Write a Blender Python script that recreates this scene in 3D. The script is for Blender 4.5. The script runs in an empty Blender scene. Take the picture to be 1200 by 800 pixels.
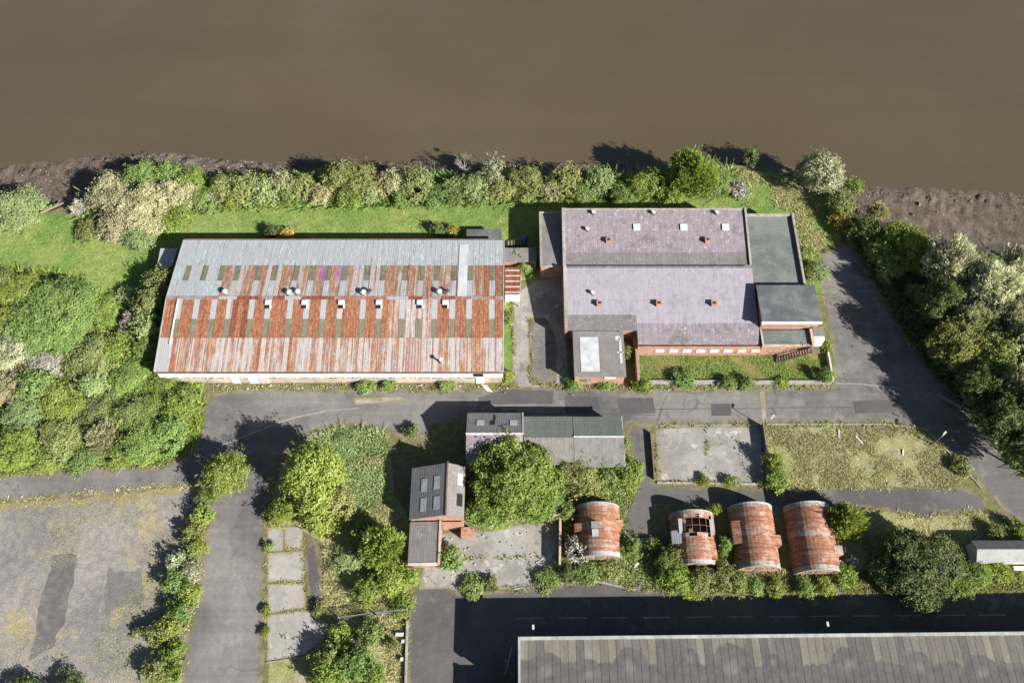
import bpy, math, random
import numpy as np
from mathutils import Vector, noise as mnoise
from mathutils.geometry import delaunay_2d_cdt

random.seed(7)
SC = bpy.context.scene
COL = SC.collection

# ------------------------------------------------------------------ camera model
# The photograph is a drone view from 120 m, tilted 28.8 degrees from straight down, 30 mm lens.
# at() turns a direction in the photograph into the real place in metres on the level z.
CAM_H = 120.0
TH = math.atan(0.55)
F = 1000.0
CT, ST = math.cos(TH), math.sin(TH)


def at(px, py, z=0.0):
    v = (400.0 - py) / F
    t = (CAM_H - z) / (CT - v * ST)
    return (px - 600.0) * t / F, t * (ST + v * CT), z


def mpp(py, z=0.0):
    v = (400.0 - py) / F
    return (CAM_H - z) / (CT - v * ST) / F


cam = bpy.data.cameras.new('camera')
cam.lens = 30.0
cam.sensor_width = 36.0
cam.clip_end = 6000
camo = bpy.data.objects.new('camera', cam)
COL.objects.link(camo)
camo.location = (0, 0, CAM_H)
camo.rotation_euler = (TH, 0, 0)
SC.camera = camo

# ------------------------------------------------------------------ light
SUN_AZ = math.radians(125.5)          # clockwise from +Y
SUN_EL = math.radians(30)
world = bpy.data.worlds.new('World')
SC.world = world
world.use_nodes = True
wn = world.node_tree
sky = wn.nodes.new('ShaderNodeTexSky')
sky.sky_type = 'NISHITA'
sky.sun_disc = False
sky.sun_elevation = SUN_EL
sky.sun_rotation = SUN_AZ
bg = wn.nodes['Background']
wn.links.new(sky.outputs[0], bg.inputs[0])
bg.inputs[1].default_value = 0.038
sl = bpy.data.lights.new('sun', 'SUN')
sl.energy = 4.9
sl.angle = math.radians(0.5)
sl.color = (1.0, 0.96, 0.9)
so = bpy.data.objects.new('sun', sl)
COL.objects.link(so)
sd = Vector((math.sin(SUN_AZ) * math.cos(SUN_EL), math.cos(SUN_AZ) * math.cos(SUN_EL), math.sin(SUN_EL)))
so.rotation_euler = sd.to_track_quat('Z', 'Y').to_euler()
so.location = sd * 300
SC.view_settings.view_transform = 'Standard'
SC.view_settings.look = 'None'
SC.view_settings.gamma = 1.0
SC.view_settings.exposure = 1.6


# ------------------------------------------------------------------ materials
class NT:
    """small helper round a node tree"""

    def __init__(s, name, rough=0.85, spec=0.25):
        s.m = bpy.data.materials.new(name)
        s.m.use_nodes = True
        s.t = s.m.node_tree
        s.b = s.t.nodes['Principled BSDF']
        s.b.inputs['Roughness'].default_value = rough
        s.b.inputs['Specular IOR Level'].default_value = spec
        s.co = s.t.nodes.new('ShaderNodeTexCoord').outputs['Object']

    def n(s, typ, **kw):
        x = s.t.nodes.new(typ)
        for k, v in kw.items():
            setattr(x, k, v)
        return x

    def set(s, sock, v):
        if hasattr(v, 'is_output'):
            s.t.links.new(v, sock)
        elif isinstance(v, tuple) and len(v) == 3 and sock.type == 'RGBA':
            sock.default_value = (*v, 1)
        else:
            sock.default_value = v

    def mapping(s, scale=(1, 1, 1), loc=(0, 0, 0), vec=None):
        x = s.n('ShaderNodeMapping')
        s.set(x.inputs[0], vec or s.co)
        x.inputs['Scale'].default_value = scale
        x.inputs['Location'].default_value = loc
        return x.outputs[0]

    def noise(s, scale, detail=4, rough=0.6, vec=None, dist=0.0):
        x = s.n('ShaderNodeTexNoise')
        s.set(x.inputs['Vector'], vec or s.co)
        x.inputs['Scale'].default_value = scale
        x.inputs['Detail'].default_value = detail
        x.inputs['Roughness'].default_value = rough
        x.inputs['Distortion'].default_value = dist
        return x.outputs['Fac']

    def voronoi(s, scale, feature='DISTANCE_TO_EDGE', vec=None):
        x = s.n('ShaderNodeTexVoronoi', feature=feature)
        s.set(x.inputs['Vector'], vec or s.co)
        x.inputs['Scale'].default_value = scale
        return x.outputs[0]

    def ramp(s, v, lo, hi, a=0.0, b=1.0):
        x = s.n('ShaderNodeMapRange')
        x.interpolation_type = 'SMOOTHSTEP'
        s.set(x.inputs['Value'], v)
        for k, q in zip(('From Min', 'From Max', 'To Min', 'To Max'), (lo, hi, a, b)):
            x.inputs[k].default_value = q
        return x.outputs[0]

    def math(s, op, a, b=0.0):
        x = s.n('ShaderNodeMath', operation=op)
        s.set(x.inputs[0], a)
        s.set(x.inputs[1], b)
        return x.outputs[0]

    def mix(s, f, a, b, blend='MIX'):
        x = s.n('ShaderNodeMix', data_type='RGBA', blend_type=blend)
        s.set(x.inputs[0], f)
        s.set(x.inputs[6], a)
        s.set(x.inputs[7], b)
        return x.outputs[2]

    def gray(s, v):
        x = s.n('ShaderNodeCombineColor')
        for i in range(3):
            s.set(x.inputs[i], v)
        return x.outputs[0]

    def attr(s, name):
        return s.n('ShaderNodeAttribute', attribute_name=name).outputs['Fac']

    def sep(s, vec=None):
        x = s.n('ShaderNodeSeparateXYZ')
        s.set(x.inputs[0], vec or s.co)
        return x.outputs

    def vary(s, col, fac, amt):
        """multiply col by 1-amt .. 1+amt driven by fac (0..1)"""
        g = s.ramp(fac, 0.25, 0.75, 1 - amt, 1 + amt)
        return s.mix(1.0, col, s.gray(g), 'MULTIPLY')

    def bump(s, h, strength=0.5, dist=0.05):
        x = s.n('ShaderNodeBump')
        s.set(x.inputs['Height'], h)
        x.inputs['Strength'].default_value = strength
        x.inputs['Distance'].default_value = dist
        s.t.links.new(x.outputs[0], s.b.inputs['Normal'])

    def out(s, col, g=0.68):
        s.set(s.b.inputs['Base Color'], s.mix(1.0, col, (g, g, g), 'MULTIPLY'))
        return s.m


def plain(name, col, rough=0.7, amt=0.18, scale=3.0, metal=0.0):
    k = NT(name, rough)
    k.b.inputs['Metallic'].default_value = metal
    c = k.vary(col, k.noise(scale, 5, 0.7), amt)
    c = k.vary(c, k.noise(scale * 0.15, 3), amt * 0.6)
    return k.out(c)


def ground_mat(name, c1, c2, c3, big=0.12, mid=0.7, fine=5.0, t3=(0.55, 0.68), edge=None, amt=0.3, bump=0.5,
               blot=(0.4, 0.6), extra=None, cracks=None, gain=0.68, tracks=None):
    k = NT(name, 0.95, 0.15)
    b = k.noise(big, 5, 0.65, dist=0.4)
    c = k.mix(k.ramp(b, *blot), c1, c2)
    m = k.noise(mid, 6, 0.7)
    c = k.mix(k.ramp(m, *t3), c, c3)
    if extra:
        e = k.noise(extra[1], 5, 0.7, vec=k.mapping(loc=(31, 17, 5)))
        c = k.mix(k.ramp(e, *extra[2]), c, extra[0])
    f = k.noise(fine, 6, 0.75)
    c = k.vary(c, f, amt)
    c = k.vary(c, k.noise(fine * 0.22, 4, 0.7, vec=k.mapping(loc=(7, 3, 1))), amt * 0.6)
    if cracks:
        w = k.n('ShaderNodeVectorMath', operation='ADD')
        nz = k.n('ShaderNodeTexNoise')
        k.set(nz.inputs['Vector'], k.co)
        nz.inputs['Scale'].default_value = 0.5
        nz.inputs['Detail'].default_value = 4
        sc = k.n('ShaderNodeVectorMath', operation='SCALE')
        k.set(sc.inputs[0], nz.outputs['Color'])
        sc.inputs['Scale'].default_value = 3.0
        k.set(w.inputs[0], k.co)
        k.set(w.inputs[1], sc.outputs[0])
        v = k.voronoi(cracks[0], vec=w.outputs[0])
        gate = k.ramp(k.noise(0.09, 3), 0.45, 0.6)
        c = k.mix(k.math('MULTIPLY', k.ramp(v, 0.0, cracks[1], 0.75, 0.0), gate), c, cracks[2])
    if edge:
        e = k.attr('edge')
        ef = k.math('ADD', k.math('DIVIDE', e, edge[1]), k.math('MULTIPLY', k.math('SUBTRACT', k.noise(0.55, 6, 0.75), 0.5), 2.6))
        ec = k.mix(k.ramp(k.noise(0.5, 5), 0.42, 0.58), edge[0], edge[2])
        ec = k.vary(ec, f, amt * 1.3)
        c = k.mix(k.ramp(ef, 0.25, 0.85, 1.0, 0.0), c, ec)
    if tracks:
        for sc_, am in tracks:
            c = k.vary(c, k.noise(1.0, 4, 0.6, vec=k.mapping(sc_)), am)
    if bump:
        k.bump(f, bump, 0.12)
    return k.out(c, gain)


GR_A, GR_B, GR_C = (0.128, 0.2, 0.045), (0.205, 0.245, 0.072), (0.27, 0.25, 0.115)
M = {}
M['soil'] = ground_mat('scrub_earth', (0.16, 0.14, 0.085), (0.16, 0.165, 0.06), (0.23, 0.2, 0.13), amt=0.45, bump=0.9)
M['lawn'] = ground_mat('lawn_grass', GR_A, GR_B, GR_C, big=0.09, mid=0.35, fine=3.5, t3=(0.54, 0.74), amt=0.34, bump=1.0, gain=0.8,
                       extra=((0.085, 0.165, 0.035), 0.13, (0.5, 0.7)))
M['court'] = ground_mat('court_grass', (0.15, 0.16, 0.04), (0.2, 0.19, 0.06), (0.25, 0.21, 0.09), big=0.2, mid=0.5, fine=4, amt=0.35,
                        bump=0.9, t3=(0.5, 0.7), extra=((0.07, 0.15, 0.025), 0.18, (0.56, 0.66)))
ROAD_EDGE = ((0.13, 0.12, 0.06), 1.1, (0.2, 0.175, 0.12))
M['road'] = ground_mat('old_tarmac', (0.122, 0.117, 0.112), (0.185, 0.174, 0.164), (0.235, 0.22, 0.204), big=0.055, mid=0.22, fine=6,
                       t3=(0.52, 0.75), edge=ROAD_EDGE, amt=0.17, bump=0.3, gain=0.76, tracks=[((0.03, 0.9, 1), 0.09), ((0.5, 0.05, 1), 0.05)], cracks=(0.13, 0.012, (0.07, 0.065, 0.06)),
                       extra=((0.09, 0.088, 0.09), 0.11, (0.55, 0.7)))
M['roadtar'] = ground_mat('worn_tarmac', (0.095, 0.09, 0.09), (0.13, 0.122, 0.118), (0.165, 0.155, 0.145), big=0.07, mid=0.25, fine=6,
                          edge=(ROAD_EDGE[0], 0.7, ROAD_EDGE[2]), amt=0.16, bump=0.3, cracks=(0.11, 0.012, (0.06, 0.058, 0.055)))
M['patch'] = ground_mat('patch_tarmac', (0.085, 0.085, 0.088), (0.105, 0.103, 0.102), (0.13, 0.125, 0.12), amt=0.14, bump=0.25)
M['strip'] = ground_mat('sunken_tarmac', (0.13, 0.122, 0.116), (0.165, 0.152, 0.142), (0.215, 0.195, 0.165), big=0.3, mid=0.5, amt=0.25, bump=0.4)
M['patch2'] = ground_mat('pale_tarmac', (0.19, 0.175, 0.165), (0.155, 0.145, 0.138), (0.22, 0.2, 0.185), amt=0.25, bump=0.4)
M['concrete'] = ground_mat('stained_concrete', (0.27, 0.255, 0.235), (0.2, 0.188, 0.172), (0.4, 0.385, 0.36), big=0.16, mid=0.45, fine=5,
                           edge=((0.16, 0.14, 0.08), 0.5, (0.19, 0.17, 0.12)), amt=0.17, bump=0.25, gain=0.84,
                           extra=((0.15, 0.14, 0.12), 0.3, (0.58, 0.72)), cracks=(0.16, 0.014, (0.1, 0.09, 0.06)))
M['slab'] = ground_mat('bay_concrete', (0.25, 0.235, 0.215), (0.21, 0.197, 0.185), (0.29, 0.275, 0.25), big=0.2, mid=0.6, fine=6,
                       edge=((0.17, 0.15, 0.08), 0.4, (0.2, 0.175, 0.1)), amt=0.14, bump=0.25, gain=0.98, cracks=(0.2, 0.014, (0.11, 0.1, 0.06)))
M['waste'] = ground_mat('waste_ground', (0.235, 0.215, 0.195), (0.165, 0.155, 0.148), (0.27, 0.235, 0.14), big=0.06, mid=0.16, fine=4.5,
                        t3=(0.5, 0.66), amt=0.36, bump=0.6, gain=0.82, extra=((0.28, 0.265, 0.25), 0.12, (0.58, 0.72)),
                        edge=((0.24, 0.2, 0.1), 1.6, (0.2, 0.175, 0.1)))
M['dry'] = ground_mat('dry_grass_ground', (0.25, 0.235, 0.12), (0.21, 0.22, 0.09), (0.26, 0.225, 0.165), big=0.09, mid=0.3, fine=3.2,
                      t3=(0.5, 0.68), amt=0.36, bump=0.8, gain=0.8, extra=((0.13, 0.15, 0.045), 0.14, (0.58, 0.72)))
M['dirt'] = ground_mat('bare_dirt', (0.2, 0.165, 0.115), (0.165, 0.14, 0.1), (0.24, 0.21, 0.16), big=0.15, mid=0.5, fine=5, amt=0.32, bump=0.6)
M['mud'] = ground_mat('tidal_mud', (0.115, 0.09, 0.07), (0.145, 0.114, 0.092), (0.07, 0.054, 0.043), big=0.12, mid=0.5, fine=2.6,
                      t3=(0.5, 0.66), amt=0.36, bump=1.0, extra=((0.19, 0.165, 0.145), 1.6, (0.6, 0.72)))
M['mark'] = plain('worn_white_paint', (0.27, 0.262, 0.25), 0.8, 0.35, 1.2)
M['kerb'] = plain('kerb_stone', (0.3, 0.28, 0.25), 0.9, 0.3, 1.2)

k = NT('muddy_river', 0.12, 0.6)
rb = k.noise(0.011, 4, 0.55, dist=1.0)
c = k.mix(k.ramp(rb, 0.35, 0.7), (0.085, 0.065, 0.036), (0.099, 0.078, 0.047))
c = k.vary(c, k.noise(1.0, 5, 0.6, vec=k.mapping((0.012, 0.07, 1)), dist=0.6), 0.05)
c = k.vary(c, k.noise(1.0, 6, 0.7, vec=k.mapping((0.3, 0.9, 1))), 0.035)
rp = k.noise(0.9, 5, 0.6, vec=k.mapping((1, 1.6, 1)))
k.bump(rp, 0.16, 0.06)
M['river'] = k.out(c, 0.7)


def sheet_mat(name, base, rust, cover, streak=0.6, amt=0.16, spec=0.3, seam=None, seamcol=(0.18, 0.03, 0.03), rows=True, rough=0.6, around=False):
    """corrugated steel, rust running down the sheet (along Y; round the arch when around); cover 0..1 is how much of it rusts"""
    k = NT(name, rough, spec)
    if around:
        mp = k.n('ShaderNodeMapping')
        k.set(mp.inputs[0], k.co)
        mp.inputs['Rotation'].default_value = (0, 0, math.pi / 2)
        k.co = mp.outputs[0]
    st = k.math('ADD', k.math('MULTIPLY', k.noise(1.0, 4, 0.6, vec=k.mapping((4.2, 0.1, 0.1))), 0.6),
                k.math('MULTIPLY', k.noise(1.0, 4, 0.6, vec=k.mapping((1.1, 0.3, 0.3), (5, 2, 0))), 0.4))
    bl = k.noise(0.45, 5, 0.7)
    v = k.math('ADD', k.math('MULTIPLY', st, streak), k.math('MULTIPLY', bl, 1 - streak))
    lo = 0.66 - 0.34 * cover
    f = k.ramp(v, lo - 0.06, lo + 0.06)
    r2 = k.mix(k.ramp(k.noise(1.0, 5, 0.7, vec=k.mapping((3.4, 0.9, 0.9), (1, 1, 0))), 0.42, 0.66), rust, (rust[0] * 1.5, rust[1] * 1.9 + 0.02, rust[2] * 1.8 + 0.02))
    r2 = k.mix(k.ramp(k.noise(1.0, 4, 0.6, vec=k.mapping((2.6, 0.12, 0.12), (8, 0, 0))), 0.5, 0.68, 0, 0.6), r2, (rust[0] * 0.6, rust[1] * 0.5, rust[2] * 0.5))
    c = k.mix(f, base, r2)
    c = k.vary(c, k.noise(3.0, 5, 0.75), amt * 0.8)
    xyz = k.sep()
    if rows:
        fr = k.math('PINGPONG', xyz[1], 0.75)
        c = k.mix(k.math('MULTIPLY', k.ramp(fr, 0.0, 0.1, 1, 0), k.ramp(k.noise(2.2, 3), 0.5, 0.62, 0, 0.5)), c, (0.42, 0.33, 0.26))
    if seam:
        sm = k.math('PINGPONG', k.math('ADD', xyz[0], 0.2), seam / 2)
        ns = k.noise(1.0, 5, 0.7, vec=k.mapping((2.0, 0.12, 0.1), (9, 0, 0)))
        c = k.mix(k.math('MULTIPLY', k.ramp(sm, 0.03, 0.14, 1, 0), k.ramp(ns, 0.4, 0.55, 0.0, 0.95)), c, seamcol)
    w = k.math('SINE', k.math('MULTIPLY', xyz[0], 2 * math.pi / 0.3))
    k.bump(w, 0.2, 0.025)
    return k.out(c)


RUST = (0.25, 0.092, 0.048)
M['rust'] = sheet_mat('rusted_sheet', (0.4, 0.31, 0.27), RUST, 0.92, 0.7, 0.34)
M['rust_dark'] = sheet_mat('deep_rust_sheet', (0.26, 0.135, 0.09), (0.175, 0.05, 0.028), 1.0, 0.5, 0.34)
M['streak'] = sheet_mat('streaked_sheet', (0.4, 0.375, 0.36), (0.285, 0.135, 0.085), 0.58, 0.85, 0.26)
M['seamed'] = sheet_mat('pale_seamed_sheet', (0.41, 0.395, 0.385), (0.35, 0.26, 0.225), 0.42, 0.85, 0.2, seam=0.88, seamcol=(0.24, 0.06, 0.05))
M['pale'] = sheet_mat('pale_sheet', (0.355, 0.36, 0.37), (0.28, 0.25, 0.235), 0.2, 0.8, 0.12, rows=False)
M['pale_blue'] = sheet_mat('new_pale_sheet', (0.38, 0.388, 0.405), (0.32, 0.325, 0.335), 0.4, 0.85, 0.12, rows=False)
M['rooflight'] = sheet_mat('algae_rooflight', (0.19, 0.17, 0.125), (0.145, 0.13, 0.085), 0.5, 0.6, 0.2, rows=False)
M['purple'] = sheet_mat('purple_stained_sheet', (0.36, 0.2, 0.33), (0.27, 0.1, 0.23), 0.5, 0.5, 0.2, rows=False)
M['hut'] = sheet_mat('hut_rust', (0.4, 0.32, 0.28), (0.245, 0.095, 0.052), 0.74, 0.4, 0.34, around=True)
M['hutp'] = sheet_mat('hut_pale_rust', (0.42, 0.35, 0.3), (0.26, 0.115, 0.068), 0.66, 0.3, 0.28, around=True)
M['hutedge'] = sheet_mat('hut_grey_edge', (0.4, 0.37, 0.35), (0.24, 0.16, 0.13), 0.5, 0.3, 0.2, around=True)


def asbestos(name, base, dark, light, amt=0.14, t=(0.52, 0.68), lich=(0.6, 0.72), period=1.0):
    k = NT(name, 0.85, 0.2)
    c = k.mix(k.ramp(k.noise(0.25, 6, 0.7), *t), base, dark)
    c = k.mix(k.math('MULTIPLY', k.ramp(k.noise(1.0, 5, 0.7, vec=k.mapping((2.2, 0.5, 0.5), (3, 8, 0))), *lich), 0.7), c, light)
    c = k.vary(c, k.noise(1.0, 5, 0.7, vec=k.mapping((3.2, 0.18, 0.2))), amt * 0.9)
    c = k.mix(k.ramp(k.noise(0.7, 6, 0.75, vec=k.mapping(loc=(4, 4, 4))), 0.52, 0.62, 0, 0.75), c, dark)
    c = k.mix(k.ramp(k.noise(1.6, 6, 0.8, vec=k.mapping(loc=(14, 4, 4))), 0.55, 0.64, 0, 0.7), c, light)
    c = k.vary(c, k.noise(5.0, 5, 0.75), amt)
    xyz = k.sep()
    sm = k.math('PINGPONG', xyz[0], period / 2)
    c = k.mix(k.math('MULTIPLY', k.ramp(sm, 0.0, 0.1, 1, 0), 0.12), c, dark)
    rw = k.math('PINGPONG', xyz[1], 1.1)
    c = k.mix(k.math('MULTIPLY', k.ramp(rw, 0.0, 0.09, 1, 0), 0.25), c, dark)
    k.bump(k.math('SINE', k.math('MULTIPLY', xyz[0], 2 * math.pi / 0.33)), 0.2, 0.02)
    return k.out(c)


M['mauve'] = asbestos('mauve_cement_sheet', (0.24, 0.205, 0.225), (0.155, 0.13, 0.14), (0.45, 0.42, 0.44), 0.2)
M['lavender'] = asbestos('lavender_cement_sheet', (0.31, 0.285, 0.325), (0.255, 0.232, 0.262), (0.4, 0.375, 0.41), 0.13, lich=(0.56, 0.75))
M['mauvedark'] = asbestos('weathered_cement_sheet', (0.175, 0.158, 0.16), (0.135, 0.12, 0.122), (0.31, 0.29, 0.29), 0.16)
M['greysheet'] = asbestos('grey_cement_sheet', (0.2, 0.185, 0.175), (0.15, 0.135, 0.125), (0.3, 0.285, 0.27), 0.15)
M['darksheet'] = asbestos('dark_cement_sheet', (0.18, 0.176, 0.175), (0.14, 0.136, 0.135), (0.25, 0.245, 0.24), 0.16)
M['greensheet'] = asbestos('green_grey_sheet', (0.15, 0.17, 0.155), (0.12, 0.135, 0.122), (0.22, 0.235, 0.215), 0.12, period=0.9)
M['ribbed'] = asbestos('ribbed_grey_sheet', (0.19, 0.19, 0.175), (0.1, 0.105, 0.095), (0.27, 0.27, 0.25), 0.12, period=1.04)
M['flat_green'] = ground_mat('mossy_felt', (0.125, 0.145, 0.135), (0.18, 0.192, 0.18), (0.22, 0.2, 0.165), big=0.18, mid=0.5, fine=3, amt=0.14, bump=0.2)
M['felt'] = ground_mat('roof_felt', (0.095, 0.105, 0.107), (0.165, 0.172, 0.17), (0.2, 0.2, 0.195), big=0.2, mid=0.45, fine=3, amt=0.1, bump=0.15)
M['felt_grey'] = ground_mat('grey_flat_roof', (0.19, 0.18, 0.172), (0.23, 0.215, 0.205), (0.15, 0.14, 0.135), big=0.2, mid=0.6, fine=4, amt=0.15, bump=0.2)
M['white'] = plain('white_paint', (0.72, 0.71, 0.68), 0.6, 0.12, 1.5)
M['pale_panel'] = plain('weathered_white_felt', (0.5, 0.51, 0.52), 0.7, 0.2, 0.7)
M['offwhite'] = plain('dirty_white', (0.52, 0.5, 0.46), 0.7, 0.2, 1.2)
M['trim'] = plain('pale_trim', (0.33, 0.345, 0.325), 0.7, 0.25, 1.0)
M['render'] = plain('beige_render', (0.47, 0.38, 0.3), 0.9, 0.28, 0.8)
M['metal'] = plain('galvanised_steel', (0.4, 0.41, 0.42), 0.45, 0.15, 2.0, 0.5)
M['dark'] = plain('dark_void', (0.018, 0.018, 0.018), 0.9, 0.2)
M['darkmetal'] = plain('dark_steel', (0.06, 0.055, 0.055), 0.5, 0.2)
M['brownmetal'] = plain('rusty_gutter', (0.2, 0.12, 0.085), 0.7, 0.35, 1.0)
M['timber'] = plain('weathered_timber', (0.2, 0.165, 0.125), 0.9, 0.3, 2.5)
M['blue'] = plain('blue_plastic', (0.06, 0.14, 0.32), 0.5, 0.2)
M['ridge'] = sheet_mat('patchy_ridge_cap', (0.27, 0.27, 0.28), (0.26, 0.1, 0.07), 0.45, 0.2, 0.2, rows=False)
k = NT('grimy_glass', 0.25, 0.5)
M['cabin'] = plain('weathered_pale_steel', (0.25, 0.258, 0.258), 0.6, 0.25, 1.5)
M['glass'] = k.out(k.vary(k.mix(k.ramp(k.noise(1.2, 4), 0.42, 0.6), (0.1, 0.15, 0.12), (0.28, 0.31, 0.27)), k.noise(4, 4), 0.3))
M['skylight'] = plain('frosted_rooflight', (0.4, 0.42, 0.43), 0.4, 0.25, 1.2)
k = NT('brickwork', 0.9, 0.15)
bt = k.n('ShaderNodeTexBrick')
xyz_ = k.sep()
cmb = k.n('ShaderNodeCombineXYZ')
k.set(cmb.inputs[0], k.math('ADD', xyz_[0], xyz_[1]))
k.set(cmb.inputs[1], xyz_[2])
k.set(bt.inputs['Vector'], cmb.outputs[0])
bt.inputs['Scale'].default_value = 2.2
bt.inputs['Color1'].default_value = (0.36, 0.2, 0.14, 1)
bt.inputs['Color2'].default_value = (0.29, 0.155, 0.105, 1)
bt.inputs['Mortar'].default_value = (0.38, 0.31, 0.25, 1)
bt.inputs['Mortar Size'].default_value = 0.012
c = k.vary(bt.outputs[0], k.noise(1.2, 5, 0.7), 0.25)
c = k.mix(k.ramp(k.noise(0.35, 4), 0.55, 0.75, 0, 0.45), c, (0.42, 0.33, 0.26))
M['brick'] = k.out(c, 0.8)


def foliage(name, d, m, l, trans=0.45):
    d, m, l = (tuple(min(0.75, (x * 0.9 + 0.1 * sum(q) / 3) * 1.62) for x in q) for q in (d, m, l))
    k = NT(name, 0.6, 0.25)
    a = k.attr('tone')
    oi = k.n('ShaderNodeObjectInfo')
    c = k.mix(k.ramp(a, 0.05, 0.5), d, m)
    c = k.mix(k.ramp(a, 0.5, 0.97), c, l)
    hs = k.n('ShaderNodeHueSaturation')
    k.set(hs.inputs['Hue'], k.ramp(oi.outputs['Random'], 0, 1, 0.488, 0.512))
    k.set(hs.inputs['Value'], k.ramp(k.math('FRACT', k.math('MULTIPLY', oi.outputs['Random'], 7.3)), 0, 1, 0.86, 1.14))
    k.set(hs.inputs['Color'], c)
    c = hs.outputs[0]
    k.set(k.b.inputs['Base Color'], c)
    tr = k.n('ShaderNodeBsdfTranslucent')
    k.set(tr.inputs[0], k.mix(1.0, c, (1.0, 1.0, 0.55), 'MULTIPLY'))
    mx = k.n('ShaderNodeMixShader')
    mx.inputs[0].default_value = trans
    k.t.links.new(k.b.outputs[0], mx.inputs[1])
    k.t.links.new(tr.outputs[0], mx.inputs[2])
    k.t.links.new(mx.outputs[0], k.t.nodes['Material Output'].inputs[0])
    return k.m


FOL = {
    'lime': foliage('lime_leaves', (0.1, 0.14, 0.02), (0.145, 0.19, 0.03), (0.215, 0.25, 0.055)),
    'green': foliage('green_leaves', (0.085, 0.135, 0.03), (0.125, 0.18, 0.044), (0.185, 0.235, 0.075)),
    'fresh': foliage('fresh_leaves', (0.09, 0.15, 0.028), (0.135, 0.2, 0.045), (0.205, 0.26, 0.08)),
    'olive': foliage('olive_leaves', (0.115, 0.13, 0.035), (0.155, 0.172, 0.052), (0.21, 0.22, 0.085)),
    'silver': foliage('silver_leaves', (0.115, 0.145, 0.075), (0.205, 0.23, 0.135), (0.35, 0.36, 0.25)),
    'white': foliage('white_backed_leaves', (0.12, 0.135, 0.085), (0.25, 0.255, 0.19), (0.47, 0.465, 0.395)),
    'cream': foliage('cream_blossom', (0.14, 0.15, 0.06), (0.225, 0.22, 0.115), (0.33, 0.31, 0.19)),
    'dark': foliage('dark_leaves', (0.045, 0.07, 0.02), (0.08, 0.11, 0.034), (0.14, 0.17, 0.065)),
    'sage': foliage('sage_leaves', (0.115, 0.165, 0.055), (0.16, 0.21, 0.08), (0.225, 0.27, 0.12)),
    'grey': foliage('grey_twigs', (0.11, 0.105, 0.08), (0.18, 0.17, 0.135), (0.26, 0.25, 0.21), 0.1),
    'orange': foliage('yellow_leaves', (0.15, 0.125, 0.02), (0.24, 0.2, 0.035), (0.32, 0.27, 0.07)),
    'grass': foliage('grass_blades', (0.07, 0.13, 0.022), (0.12, 0.18, 0.038), (0.22, 0.235, 0.075)),
    'straw': foliage('straw_blades', (0.14, 0.145, 0.05), (0.23, 0.215, 0.1), (0.33, 0.3, 0.17), 0.45),
}
M['twig'] = plain('grey_bare_wood', (0.3, 0.28, 0.25), 0.9, 0.2, 2.0)
M['bark'] = plain('bark', (0.15, 0.125, 0.1), 0.9, 0.3, 2.0)


# ------------------------------------------------------------------ geometry helpers
def tag(o, label=None, cat=None, group=None, kind=None):
    for key, v in (('label', label), ('category', cat), ('group', group), ('kind', kind)):
        if v:
            o[key] = v
    return o


def empty(name, loc, label=None, cat=None, group=None):
    o = bpy.data.objects.new(name, None)
    o.empty_display_size = 0.5
    COL.objects.link(o)
    o.location = loc
    return tag(o, label, cat, group)


def origin(o):
    p = Vector((0, 0, 0))
    while o is not None:
        p += o.location
        o = o.parent
    return p


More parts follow.
